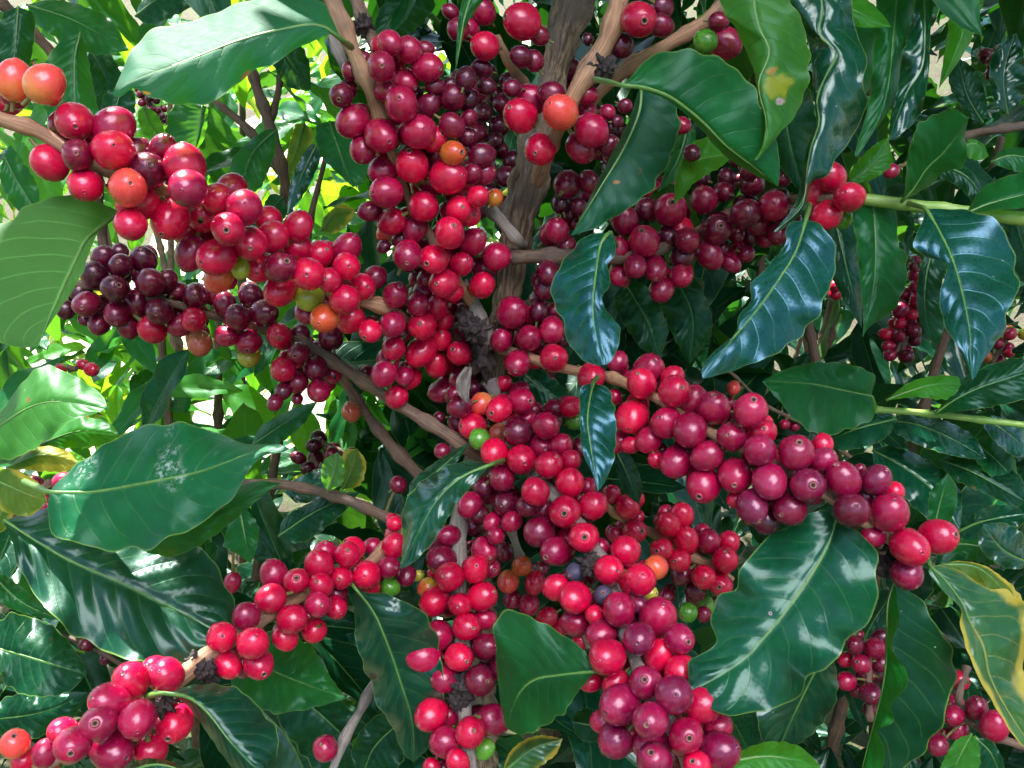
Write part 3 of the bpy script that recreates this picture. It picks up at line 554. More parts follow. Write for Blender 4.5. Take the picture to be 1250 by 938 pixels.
('LL','olive','-10,585 25,600 58,612','10,572 45,588','0,620 35,630',.46,.45,.006,0,None,None),
('LL','olive','-8,655 10,600 15,580','-5,620 5,590','12,640 20,600',.48,.48,.006,0,None,None),
('W','mid','306,545 350,515 388,490','320,520 360,498','335,545 370,518',.64,.63,.01,-.004,None,None),
('W','gloss','345,600 390,590 440,560','360,585 410,565','370,615 420,595',.66,.65,.01,-.004,None,None),
('W','dark','340,655 385,625 440,600','350,630 400,605','370,662 415,630',.63,.62,.01,-.004,None,None),
('W','mid','400,600 408,575 412,552','392,585 396,562','418,590 420,565',.58,.58,.0,0,None,None),
('W','olive','418,598 430,572 436,548','412,580 420,552','440,592 447,565',.62,.62,.0,0,None,None),
('L','mid','98,40 91,72 92,127 97,165','74,50 52,85 52,130 75,160','104,55 113,100 118,140',.56,.55,.0,.012,None,None),
('L','dark','22,8 18,60 12,108','2,20 -4,60 0,95','42,20 40,60 30,95',.55,.55,.0,.01,None,None),
('L','mid','32,6 90,25 158,62','70,0 130,20','50,35 110,66',.58,.57,.01,0,None,None),
('L','dark','165,20 200,-5 250,-15','175,0 210,-25','185,30 235,8',.58,.57,.01,0,None,None),
('L','mid','247,128 243,160 237,186','222,126 205,140 206,170','254,135 250,168',.60,.60,0,.004,None,None),
('L','light','176,130 182,150 200,172','168,140 176,165','192,140 200,158',.66,.66,0,.0,None,None),
('L','dark','150,105 140,140 145,180','128,115 125,150','165,118 160,155',.57,.57,0,.0,None,None),
('L','dark','110,60 130,100 125,150','125,55 150,100','105,80 108,130',.62,.62,0,.0,None,None),
('L','mid','5,190 20,220 48,262','15,180 45,225','0,220 20,255',.6,.6,0,.0,None,None),
('S','mid','338,158 308,188 294,236','322,160 296,180 281,204','338,175 332,198 316,231',.68,.68,.006,0,None,None),
('S','gloss','387,176 368,215 350,264','376,180 356,218','392,190 376,230',.66,.66,.006,0,None,None),
('S','mid','402,148 416,190 431,229','386,156 392,190','430,150 452,170 448,218',.62,.61,.006,0,None,None),
('S','dark','330,30 350,70 380,110','345,20 375,70','325,60 350,105',.68,.68,.0,.0,None,None),
('S','olive','392,282 408,262 432,255','396,265 415,250','410,285 430,268',.74,.74,.0,.0,None,None),
('S','dark','346,240 332,255 320,280','330,238 318,262','350,260 336,280',.73,.73,.0,.0,None,None),
('S','olive','372,150 362,185 350,215','360,155 350,190','382,165 372,200',.76,.76,.0,.0,None,None),
('C','mid','580,-18 566,25 556,88','568,-10 560,20 557,55','600,-14 586,6 570,30 562,60',.40,.39,.0,.006,None,'thin light leaf tip hanging down from the top edge left of the trunk'),
('C','dark','520,-20 480,20 458,60','490,-20 460,20','530,10 490,50',.54,.53,.0,.01,None,None),
('C','mid','450,-25 400,0 375,35','420,-25 385,5','440,10 405,38',.56,.55,.0,.01,None,None),
('E','dark','762,345 790,392 806,440','750,370 778,420','790,350 815,400',.60,.60,.0,.01,None,None),
('E','dark','820,330 845,385 842,445','800,350 822,410','850,340 870,400',.62,.62,.0,.01,None,None),
('T','dark','955,80 962,165 985,246','940,110 940,180','988,110 1000,190',.50,.52,.0,.01,None,None),
('F','dark','620,440 655,470 705,505','640,440 685,470','620,460 660,495',.58,.58,.01,.0,None,None),
('G','yellow','612,945 650,915 687,902','625,915 655,898','640,945 675,925',.46,.46,.01,.0,None,'small torn yellow and brown leaf at the bottom edge'),
('G','dark','737,886 716,885 697,880','725,866 706,868','730,905 708,902',.46,.46,.01,.0,None,None),
('Z','light','1186,896 1176,915 1160,950','1166,905 1148,938','1196,912 1192,945',.50,.48,.0,.0,None,None),
('Z','dark','1190,900 1210,920 1225,955','1180,915 1195,950','1210,905 1225,930',.50,.50,.0,.0,None,None),
('Y','dark','1092,720 1060,770 1040,830','1070,725 1030,780','1098,750 1070,820',.82,.82,.0,.0,None,None),
('M','dark','350,840 400,880 470,950','380,830 450,890','340,880 400,950',.60,.60,.0,.0,None,None),
('M','dark','490,880 455,915 440,960','465,870 430,910','500,905 475,955',.58,.58,.0,.0,None,None),
('M','gloss','300,850 350,900 380,960','330,840 390,900','300,890 340,960',.62,.62,.0,.0,None,None),
('H','dark','-20,880 50,870 110,845','10,850 70,845','20,905 80,885',.60,.60,.01,.0,None,None),
('O','light','1176,178 1192,176 1207,191','1185,170 1200,176','1178,190 1195,196',.52,.52,.0,.0,None,None),
('O','mid','1210,198 1235,190 1275,198','1225,182 1255,182','1225,205 1260,212',.50,.50,.01,.0,None,None),
('O','dark','1200,150 1180,115 1170,70','1180,140 1158,100','1205,130 1195,90',.62,.62,.0,.0,None,None),
('O','gloss','1230,140 1225,90 1240,40','1212,120 1210,70','1248,120 1250,70',.62,.62,.0,.0,None,None),
]
BR['U2'] = dict(stem='870,440,.72,3; 895,458,.72,2; 935,495,.74,2; 985,520,.76,3; 1040,560,.8,3', mat='B', label='shaded twig with tiny distant cherries above the purple cherry branch')
BR['L2'] = dict(stem='60,770,.72,3; 95,783,.72,3; 130,800,.72,3; 175,830,.74,3', mat='B', label='dim twig with three dark cherries below the large ribbed leaf at the left')

# ---------------------------------------------------------------- ground and far hillside
def ground_mat():
    m, t = new_mat('dry_grass_soil')
    out = N(t, 'OutputMaterial'); p = N(t, 'BsdfPrincipled')
    tc = N(t, 'TexCoord').outputs['Object']
    a_ = noise_(t, tc, 2.2, 6, 0.65); b_ = noise_(t, tc, 26, 5, 0.7)
    c = mix(t, smooth(t, a_, 0.35, 0.65), (0.055, 0.040, 0.028), (0.05, 0.085, 0.02))
    c = mix(t, smooth(t, b_, 0.45, 0.65), c, (0.11, 0.085, 0.05))
    t.links.new(c, p.inputs['Base Color']); p.inputs['Roughness'].default_value = 0.9
    bb = N(t, 'Bump'); bb.inputs['Distance'].default_value = 0.03
    t.links.new(b_, bb.inputs['Height']); t.links.new(bb.outputs[0], p.inputs['Normal'])
    t.links.new(p.outputs[0], out.inputs[0])
    return m
gv, gf = [], []
NG = 60
for j in range(NG + 1):
    for i in range(NG + 1):
        u, v = (i / NG - 0.5) * 2, (j / NG - 0.5) * 2
        x = math.copysign(abs(u) ** 2.2, u) * 90; y = math.copysign(abs(v) ** 2.2, v) * 90
        z = 0.05 * noise.noise(Vector((x * 0.6, y * 0.6, 0)))
        z += max(0.0, y - 9) * 0.22 + 2.0 * noise.noise(Vector((x * 0.05, y * 0.05, 3))) * min(1, max(0, (abs(y) - 6) / 20))
        gv.append((x, y, z))
for j in range(NG):
    for i in range(NG):
        q = j * (NG + 1) + i
        gf.append((q, q + 1, q + NG + 2, q + NG + 1))
g = mesh_obj('ground', gv, gf, ground_mat())
g['kind'] = 'structure'
pv, pf = [], []
for j in range(25):
    for i in range(9):
        x = -3.2 + i * .42 + .5 * math.sin(j * .35); y = 3.0 + j * .55
        pv.append((x, y, 0.03 + 0.05 * noise.noise(Vector((x * 0.6, y * 0.6, 0))) + max(0.0, y - 9) * 0.22 + 2.0 * noise.noise(Vector((x * 0.05, y * 0.05, 3))) * min(1, max(0, (abs(y) - 6) / 20))))
for j in range(24):
    for i in range(8):
        q = j * 9 + i; pf.append((q, q + 1, q + 10, q + 9))
pale_strip = mesh_obj('path', pv, pf, simple_mat('pale_sunlit_dirt', (0.62, 0.58, 0.46), (0.46, 0.40, 0.28), 6, 0.9, 0.01, 40))  # added pale strip; sunlit ground's brightness is put into its colour
pale_strip['kind'] = 'structure'
def ground_z(x, y):
    return 0.05 * noise.noise(Vector((x * 0.6, y * 0.6, 0))) - 0.02

# ---------------------------------------------------------------- trunk
STEMM = {'S': M_STEM, 'B': M_STEMB, 'G': M_STEMG, 'T': M_STEM, 'N': M_GREEN, 'O': M_STEMB}
base_xy = at(585, 700, .66)
trunk_root = empty('coffee_tree', (base_xy.x, base_xy.y, ground_z(base_xy.x, base_xy.y)),
                   'coffee tree with a rough grey brown trunk rising to the top centre', 'tree')
foot = trunk_root.location.copy()
tp = px_pts('588,640,.60,11.2; 592,540,.575,12.0; 600,468,.56,12.9; 608,425,.55,14.6; 617,375,.54,15.5; 626,318,.535,17.2; 634,268,.53,18.9; 649,210,.53,22.4; 660,155,.535,20.6; 674,98,.54,18.1; 688,40,.545,20.6; 702,-20,.55,25.8; 712,-160,.57,25.8; 715,-320,.6,22.4')
tp = [(foot + Vector((0, 0, -0.05)), .022), (foot + Vector((0, 0, 0.3)), .016), ((foot + Vector((0.0, 0, 0.8))).lerp(at(585, 640, .60), 0.35), .012)] + tp
tube('trunk', tp, M_BARK, trunk_root, nodes=0.06, rough=0.16, sides=28, seed=3, knob=0.10)
# old fork leaving the trunk top and the stubs of pruned shoots
tube('side_limb', px_pts('640,300,.52,5; 628,290,.50,7; 612,270,.50,7; 596,255,.50,6; 585,243,.505,4'), M_STEMG, trunk_root, nodes=0.02, seed=9)
tube('side_limb', px_pts('600,420,.53,10; 585,390,.52,9; 575,360,.515,7; 566,345,.51,5'), M_STEMG, trunk_root, nodes=0.02, seed=10)
def lump(name, c, r, mat, parent, seed=0, amp=0.35, sx=1, sy=1, sz=1):
    bm = bmesh.new(); bmesh.ops.create_icosphere(bm, subdivisions=4, radius=1)
    V = []
    for v in bm.verts:
        d = v.co.normalized()
        k = 1 + amp * noise.noise(d * 2.2 + Vector((seed, 0, 0))) * 1.6 + amp * 0.9 * noise.noise(d * 6 + Vector((0, seed, 0)))
        V.append(c + Vector((d.x * sx, d.y * sy, d.z * sz)) * r * k)
    F = [tuple(v.index for v in f.verts) for f in bm.faces]; bm.free()
    return mesh_obj(name, V, F, mat, parent, smooth_=True)
lump('dark_burl', at(586, 412, .528), .0062, M_NODE, trunk_root, 1, .5, 1.0, .8, 1.3)
lump('dark_burl', at(590, 438, .53), .0062, M_NODE, trunk_root, 2, .5, 1.0, .8, 1.6)
lump('dark_burl', at(570, 395, .515), .006, M_NODE, trunk_root, 5, .5)

# ---------------------------------------------------------------- branches and stems
roots = {}
CATN = {'Q': 'twig', 'W': 'twig', 'M': 'twig', 'N': 'twig', 'O': 'twig', 'S': 'twig', 'L2': 'twig', 'U2': 'twig'}
paths = {}
for k, b in BR.items():
    pts = px_pts(b['stem'])
    first_end = False
    if 'end' in b:
        e_ = at(*b['end']); first_end = (e_ - pts[0][0]).length < (e_ - pts[-1][0]).length
        pts = [(e_, pts[0][1])] + pts if first_end else pts + [(e_, pts[-1][1])]
    base = pts[0][0] if first_end or k in ('T', 'RR', 'N', 'O', 'LL', 'X', 'Y', 'Z', 'L', 'S') else pts[-1][0]
    roots[k] = empty('coffee_twig' if k in CATN else 'coffee_branch', base, b['label'], CATN.get(k, 'branch'), 'thin side twigs between the branches' if k in CATN else 'coffee branches with leaves and cherries')
    paths[k] = px_list(b['stem'].replace('; ', ' ').replace(';', ' '))
    if 'end' in b: paths[k] = [tuple(b['end']) + (6,)] + paths[k] if first_end else paths[k] + [tuple(b['end']) + (6,)]
    tube('stem', pts, STEMM[b['mat']], roots[k], nodes=0.024 if b['mat'] != 'N' else 0.03, seed=len(roots), knob=0.40)
tube('green_shoot', px_pts('1038,243,.472,6.5; 1060,244,.47,7; 1098,249,.466,8; 1150,255,.46,7; 1200,262,.455,8; 1275,270,.45,9; 1340,275,.45,9'), M_GREEN, roots['E'], nodes=0.045, seed=2, knob=.3)
tube('side_twig', px_pts('432,-15,.47,8; 440,15,.465,8; 450,38,.462,8; 458,55,.46,7; 468,72,.46,6'), M_STEMB, roots['C'], nodes=0.02, seed=4)
tube('side_twig', px_pts('398,20,.49,5; 408,50,.49,6; 418,75,.49,6; 428,95,.485,4'), M_STEMG, roots['C'], nodes=0.02, seed=5)
tube('side_twig', px_pts('890,-5,.46,11; 872,18,.46,9; 850,34,.462,8; 815,55,.465,8; 785,72,.468,9; 755,92,.475,8; 735,110,.48,7; 715,135,.49,5'), M_STEM, roots['D'], nodes=0.03, seed=6)
tube('side_twig', px_pts('606,45,.47,4; 615,65,.47,6; 628,88,.475,6; 645,108,.49,6; 660,122,.51,6'), M_STEM, roots['D'], nodes=0.03, seed=7)
for (x, y, d, r) in ((443, 30, .458, .0042), (735, 82, .447, .0052), (740, 90, .450, .0035), (582, 404, .505, .006)):
    lump('dark_bud', at(x, y, d), r, M_NODE, roots['C'] if x < 500 else roots['D'] if x > 700 else roots['C'], x, .6)
for (x, y, d, r) in ((250, 817, .418, .0042), (238, 806, .422, .0034), (258, 826, .425, .0034), (200, 858, .40, .0045)):
    lump('dark_bud', at(x, y, d), r, M_NODE, roots['H'], x, .6)
for (x, y, d, r) in ((565, 835, .485, .006), (560, 852, .485, .005), (555, 700, .52, .005)):
    lump('dark_bud', at(x, y, d), r, M_NODE, roots['I'], x, .6)
lump('dark_bud', at(722, 690, .452), .005, M_NODE, roots['G'], 4, .6)
lump('dark_bud', at(1092, 668, .40), .0045, M_NODE, roots['F'], 5, .6)
lump('dark_bud', at(1085, 690, .40), .004, M_NODE, roots['F'], 6, .6)
tube('side_twig', px_pts('345,60,.74,3; 343,90,.73,4; 338,120,.73,4; 328,155,.725,5; 325,185,.73,4'), M_STEMB, roots['S'], nodes=0.03, seed=8)
tube('side_twig', px_pts('245,110,.74,4; 270,130,.73,4; 300,155,.73,5; 320,180,.73,5; 345,215,.735,5'), M_STEMB, roots['S'], nodes=0.03, seed=9)
tube('side_twig', px_pts('398,190,.76,3; 388,230,.76,3; 380,262,.76,4; 375,300,.77,4'), M_STEMB, roots['S'], nodes=0.03, seed=10)

# ---------------------------------------------------------------- cherries
items = []
def near_path(k, x, y):
    best = None
    P = paths[k]
    for i in range(len(P) - 1):
        ax, ay, ad = P[i][:3]; bx, by, bd = P[i+1][:3]
        dx, dy = bx - ax, by - ay
        l2 = dx * dx + dy * dy or 1e-9
        t = max(0, min(1, ((x - ax) * dx + (y - ay) * dy) / l2))
        qx, qy, qd = ax + dx * t, ay + dy * t, ad + (bd - ad) * t
        dist = math.hypot(x - qx, y - qy)
        if best is None or dist < best[0]: best = (dist, qx, qy, qd)
    return best
for (ox, oy), groups in CH:
    for k, s in groups.items():
        for tok in s.split():
            a_, b_, c_, d_ = tok.split(',')
            x, y, r = ox + float(a_) * .24, oy + float(b_) * .24, float(c_) * .24
            dist, qx, qy, qd = near_path(k, x, y)
            q = dist * qd / F_PX
            Rc = 0.0125
            s_ = math.sqrt(max(0.0, Rc * Rc - q * q)) if q < Rc else 0
            lay = int(d_[1])
            off = (-s_, 0.45 * s_ + .002, s_ * 0.9 + 0.008)[lay]
            items.append(dict(k=k, x=x, y=y, r=r * 1.025, c=d_[0], lay=lay, d=qd + off, d0=qd + off, q=(qx, qy, qd)))
# hand-read list may contain the same cherry twice in overlapping tiles
keep = []
for it in items:
    if any(o['k'] == it['k'] and math.hypot(o['x'] - it['x'], o['y'] - it['y']) < 0.42 * min(o['r'], it['r']) for o in keep): continue
    keep.append(it)
items = keep
# hidden fruit on the far side of each branch, staying inside the visible mass
rnd = random.Random(11)
extra = []
for it in items:
    if it['k'] in 'ABCEFGHIJ' and it['lay'] < 3:
        for rep_ in range(2):
            if rnd.random() > ((1.0, 0.7) if it['k'] in 'GIC' else (0.9, 0.4))[rep_]: continue
            qx, qy, qd = it['q']
            f = rnd.uniform(.0, .6)
            x = it['x'] + (qx - it['x']) * f + rnd.uniform(-5, 5); y = it['y'] + (qy - it['y']) * f + rnd.uniform(-5, 5)
            extra.append(dict(k=it['k'], x=x, y=y, r=it['r'] * rnd.uniform(.78, .95), c=rnd.choice('MMDRM' if it['c'] not in 'VD' else 'DVD'), lay=3, d=qd + .012 + .012 * rep_, d0=qd + .012 + .012 * rep_, q=it['q']))
items += extra
for _ in range(70):
    for i in range(len(items)):
        a_ = items[i]
        for j in range(i + 1, len(items)):
            b_ = items[j]
            dx = a_['x'] - b_['x']
            if abs(dx) > 48: continue
            dy = a_['y'] - b_['y']
            if abs(dy) > 48: continue
            dm = (a_['d'] + b_['d']) / 2
            ra, rb = a_['r'] * a_['d'] / F_PX, b_['r'] * b_['d'] / F_PX
            pl = math.hypot(dx, dy) * dm / F_PX
            s_ = (ra + rb) * 0.95
            if pl >= s_: continue
            need = math.sqrt(s_ * s_ - pl * pl)
            dz = b_['d'] - a_['d']
            sign = 1 if (b_['lay'] > a_['lay'] or (b_['lay'] == a_['lay'] and dz >= 0)) else -1
            cur = dz * sign
            if a_['lay'] == b_['lay'] or abs(dm - .5) < 9:
                if cur < need and (cur > -need or a_['k'] == b_['k']):
                    push = min(need - cur, .006) * 0.5
                    a_['d'] -= push * sign; b_['d'] += push * sign
    for it in items:
        lim = .03
        it['d'] = max(it['d0'] - lim, min(it['d0'] + lim + .015, it['d']))
def cherry_mesh(name, mat, tipmat, stretch, seed, pit, tk=1.0):
    rn = random.Random(seed)
    th = [q * tk for q in (0, .05, .09, .125, .155, .19, .24)] + [.34] + [.34 + (math.pi - .34) * i / 13 for i in range(1, 13)] + [math.pi]
    hh = [-.075, -.06, -.012, .030, .020, -.010, -.006, 0] + [0] * 13
    seg = 24; ph = rn.uniform(0, 6); V = []; F = []; MI = []
    ox = rn.uniform(-.06, .06)
    for i, t in enumerate(th):
        for s in range(seg):
            an = 2 * math.pi * s / seg
            r = 1 + hh[i] * pit
            ell = 1 + .035 * math.cos(2 * (an + ph)) * math.sin(t) ** 2
            sh = 1 + .015 * math.sin(t) ** 2 * math.cos(an - ph)
            pear = 1 - .05 * math.cos(t)
            wob = 1 + .012 * math.sin(9 * an + ph) * (1 if i < 5 else 0)
            V.append(Vector((math.sin(t) * math.cos(an) * r * ell * sh * pear * wob + ox * math.cos(t) * .3, math.sin(t) * math.sin(an) * r / ell * pear * wob, math.cos(t) * r * stretch)) * .008)
    for i in range(len(th) - 1):
        for s in range(seg):
            s2 = (s + 1) % seg
            F.append((i * seg + s, (i + 1) * seg + s, (i + 1) * seg + s2, i * seg + s2)); MI.append(1 if i < 2 else 3 if i < 4 and pit > .8 else 0)
    # short stalk at the foot of the fruit
    b0 = len(V)
    for i, (z, r) in enumerate(((-.97, .20), (-1.10, .13), (-1.45, .12))):
        for s in range(8):
            an = 2 * math.pi * s / 8
            V.append(Vector((math.cos(an) * r, math.sin(an) * r, z * stretch)) * .008)
    for i in range(2):
        for s in range(8):
            s2 = (s + 1) % 8
            F.append((b0 + i*8 + s, b0 + (i+1)*8 + s, b0 + (i+1)*8 + s2, b0 + i*8 + s2)); MI.append(2)
    me = D.meshes.new(name); me.from_pydata(V, [], F)
    for m_ in (mat, tipmat, M_STEM2, M_RING): me.materials.append(m_)
    for p_, mi in zip(me.polygons, MI): p_.use_smooth = True; p_.material_index = mi
    me.update(); return me
CMESH = {}
for ci, (c, m_) in enumerate(CM.items()):
    CMESH[c] = [cherry_mesh('coffee_cherry', m_, M_TIPG if c in 'YG' else (M_TIP, M_TIPD, M_TIP, M_TIPD, M_NODE, M_TIPD)[v], (1.0, 1.07, 1.13, 1.1, 1.04, 1.16)[v], ci * 6 + v, (1, .7, 1.2, .5, 1.5, .6)[v], (1, .8, 1.1, .6, 1.35, 1.2)[v]) for v in range(6)]
CLAB = {'G': 'unripe green cherry', 'Y': 'yellow green unripe cherry', 'O': 'orange red ripening cherry', 'K': 'half ripe green and orange cherry', 'T': 'tan orange cherry', 'B': 'shrivelled blue grey cherry'}
def add_cherry(k, pos, rr, c, out_dir):
    o = D.objects.new('cherry', rnd.choice(CMESH[c])); COL.objects.link(o)
    view = (CAM - pos).normalized()
    d = (out_dir * 0.9 + view * rnd.uniform(-.1, .9) + Vector((rnd.gauss(0, .35), rnd.gauss(0, .35), rnd.gauss(0, .35)))).normalized()
    qn = d.to_track_quat('Z', 'Y') @ Quaternion((0, 0, 1), rnd.uniform(0, 6.28))
    s_ = rr / .008
    o.parent = roots[k]; o.location = pos - roots[k].location
    o.rotation_euler = qn.to_euler(); o.scale = (s_ * rnd.uniform(.90, 1.04), s_ * rnd.uniform(.92, 1.04), s_ * rnd.uniform(.96, 1.09))
    if c in CLAB: o['label'] = CLAB[c]
    return o
for it in items:
    pos = at(it['x'], it['y'], it['d'])
    ax = at(*it['q'])
    od = pos - ax
    od = od.normalized() if od.length > 1e-4 else Vector((0, -1, 0))
    add_cherry(it['k'], pos, it['r'] * it['d'] / F_PX, it['c'], od)
    if it['k'] in ('M', 'Q', 'W', 'O', 'U2', 'L2', 'Z', 'Y', 'X'):
        axv = at(*it['q'])
        mp_ = pos.lerp(axv, .5) + Vector((0, 0, .002))
        tube('fruit_stalk', [(axv, .0012), (mp_, .0010), (pos.lerp(axv, .1), .0012)], M_STEM2, roots[it['k']], nodes=0, sides=6)
# far sprays of fruit
def spray(key, label, pts, d, rpx, n, cols, seed):
    rn = random.Random(seed)
    roots[key] = empty('coffee_branch', at(pts[0][0], pts[0][1], d), label, 'branch', 'far and shaded sprays of cherries')
    tube('stem', [(at(x, y, d), .0028) for x, y in pts], M_STEMB, roots[key], seed=seed)
    placed = []
    tries = 0
    while len(placed) < n and tries < 3000:
        tries += 1
        f = rn.uniform(0, len(pts) - 1.001); i = int(f); u = f - i
        x = pts[i][0] * (1-u) + pts[i+1][0] * u; y = pts[i][1] * (1-u) + pts[i+1][1] * u
        an = rn.uniform(0, 6.28); q = rn.uniform(1.3, 2.0) * .0078
        c0 = at(x, y, d)
        p = c0 + RIGHT * math.cos(an) * q + (FWD * .9 + UP * .3).normalized() * math.sin(an) * q * .9 + UP * rn.uniform(-.004, .004)
        r = rpx * d / F_PX * rn.uniform(.85, 1.1)
        if all((p - p2).length > (r + r2) * .93 for p2, r2 in placed):
            placed.append((p, r)); add_cherry(key, p, r, rn.choice(cols), (p - c0).normalized())
spray('X1', 'distant red cherries on the lower end of the string between the blue shining leaves', [(1118, 372), (1105, 400), (1094, 432)], 1.0, 9, 34, 'RMMRD', 21)
spray('X3', 'far off string of red cherries under the blue shining leaf held by the green tip', [(1022, 336), (1030, 352)], 1.0, 8, 9, 'RMR', 33)
spray('TR', 'dark distant cherries seen in the gap at the top right edge', [(1215, 62), (1232, 85), (1246, 108)], .85, 10, 18, 'DDMV', 22)
spray('RM', 'small half ripe green and red cherries behind the tip of the right hand blue leaf', [(1210, 445), (1222, 425), (1236, 400)], 1.05, 7.5, 10, 'MKRYM', 23)
spray('TL', 'tiny almost black cherries in the gap below the large pale leaf at the top left', [(178, 112), (186, 128), (198, 150)], 1.5, 5, 26, 'VVD', 24)
spray('LB', 'shadowed red cherries at the left edge above the large ribbed leaf', [(22, 622), (42, 605), (62, 590)], .62, 12, 8, 'RDM', 25)
spray('LC', 'two sunlit red cherries among the bright leaves at the upper left middle', [(84, 450), (94, 450)], .85, 9, 3, 'R', 26)
spray('CB', 'deep shadow cherries behind the bare brown twig left of centre', [(380, 560), (400, 580), (425, 560), (392, 540)], .85, 10, 14, 'DDV', 27)
spray('CD', 'dark cherries in shade behind the trunk to the right of the leaf bearing fork', [(700, 90), (730, 150), (760, 200), (800, 230)], .68, 13, 26, 'DDVDM', 28)
spray('CE', 'very dark cherries in shade behind the trunk left of its top', [(600, 90), (590, 150), (600, 200), (600, 260)], .64, 13, 24, 'DVD', 29)
spray('CG', 'crimson cherries packed against the dark burl on the left of the trunk foot', [(548, 360), (556, 410), (566, 470)], .575, 14.5, 18, 'MDRDM', 34)
spray('CH', 'crimson cherries behind the trunk foot just right of the dark burl', [(640, 385), (650, 430), (640, 470)], .60, 14, 14, 'MDDM', 35)
spray('CF', 'dark cherries hidden in the deep shade under the dark overhanging leaf', [(640, 370), (668, 400), (650, 430)], .62, 13, 10, 'DVD', 31)

# ---------------------------------------------------------------- foreground leaves
def resample2(pts, n):
    P = [Vector((x, y)) for x, y in pts]
    return catmull(P, n) if len(P) > 2 else [P[0].lerp(P[-1], i / (n - 1)) for i in range(n)]
SPREAD = {'gloss': 1.5, 'dark': 1.0}
def make_leaf(spec, idx):
    k, mat, ms, es1, es2, d0, d1, z1, z2, pet, label = spec
    rn = random.Random(idx * 13 + 5)
    mid = px_list(ms); e1 = px_list(es1); e2 = px_list(es2)
    NS, H = 56, 11
    b, tpp = mid[0], mid[-1]
    M = resample2(mid, NS); A_ = resample2([b] + e1 + [tpp], NS); B_ = resample2([b] + e2 + [tpp], NS)
    NV = 10.0
    size = sum((M[i] - M[i-1]).length for i in range(1, NS)) * (d0 + d1) / 2 / F_PX
    amp = size * (0.016 if idx in RIBBED else 0.010)
    wph1, wph2 = rn.uniform(0, 6), rn.uniform(0, 6)
    wf1, wf2 = rn.uniform(2.6, 3.8), rn.uniform(2.6, 3.8)
    # small irregular scallops of the margin
    for arr, ph_ in ((A_, wph1), (B_, wph2)):
        for i in range(3, NS - 3):
            s = i / (NS - 1)
            arr[i] = M[i].lerp(arr[i], 1 + .045 * math.sin(s * 52 + ph_) * math.sin(s * 9 + ph_) + .05 * noise.noise(Vector((s * 14, ph_, idx))))
    verts, uvs, faces = [], [], []
    C2 = 2 * H + 1
    for i in range(NS):
        s = i / (NS - 1)
        env = math.sin(math.pi * min(1, s * 1.02)) ** 0.6
        dm = d0 + (d1 - d0) * s - 0.03 * size * math.sin(math.pi * s)
        for j in range(-H, H + 1):
            t = abs(j) / H
            if j <= 0: E, z, wp, wf = A_[i], z1, wph1, wf1
            else: E, z, wp, wf = B_[i], z2, wph2, wf2
            p = M[i].lerp(E, t)
            wpx = (E - M[i]).length * dm / F_PX                    # real half width
            ph = s * NV - 5.0 * (t * 0.5) ** 1.25
            fr = abs(((ph + .5) % 1) - .5) * 2                       # 0 on a vein .. 1 between
            puff = (math.sin(fr * math.pi / 2)) ** .8
            rel = amp * puff * math.sin(min(1, t * 1.15) * math.pi) ** .6 if 0 < t < .87 else 0
            rel *= min(1, wpx / (size * .12))
            wav = (.06 if mat in ('gloss', 'hole', 'fold') else .045) * size * t ** 2.2 * math.sin(2 * math.pi * wf * s + wp) * env * min(1, wpx / (size * .12))
            rel += .012 * size * noise.noise(Vector((s * 3, j / H * 1.5, idx))) * env
            zz = z * env * (t ** 1.15) * 0.9
            vr = .06 * min(wpx, size * .2) * (1 - math.exp(-t * 9)) * 1.2   # groove along the midrib
            d = dm + zz + wav - rel - vr * (1 if mat != 'olive' else .4)
            verts.append(at(p.x, p.y, d))
            uvs.append((s, .5 + .5 * j / H))
    for i in range(NS - 1):
        for j in range(2 * H):
            q = i * C2 + j
            faces.append((q, q + 1, q + C2 + 1, q + C2))
    # main face = upper side towards the camera
    i = NS // 2
    a_ = A_[i] - M[i]; dirp = M[i+1] - M[i-1]; b2 = B_[i] - M[i]
    area1 = dirp.x * a_.y - dirp.y * a_.x; area2 = -(dirp.x * b2.y - dirp.y * b2.x)
    flip = (area1 if abs(area1) > abs(area2) else area2) > 0
    if idx in UNDER: flip = not flip
    if flip: faces = [tuple(reversed(f)) for f in faces]
    root = roots[k]
    name = 'leaf'
    o = mesh_obj(name, verts, faces, LM[mat], root, uvs, label=label)
    # midrib and petiole: one thin stalk along the under side ending in the stem
    pts = []
    if pet:
        px, py, pd = [float(v) for v in pet.split(',')]
        pts.append((at(px, py, pd), .0016))
        pts.append((at(b[0], b[1], d0).lerp(at(px, py, pd), .4), .0014))
    for i in range(0, NS - 3, 5):
        s = i / (NS - 1)
        pts.append((verts[i * C2 + H] + FWD * (.0004 if idx not in UNDER else -.0003), .0008 * (1 - s) + .0002))
    if len(pts) > 2:
        tube('petiole', pts, M_RIB, root, nodes=0, rough=.02, sides=6, seed=idx)
    return o
UNDER = {1, 66}
RIBBED = {4, 7}
for idx, sp in enumerate(LV):
    make_leaf(sp, idx)

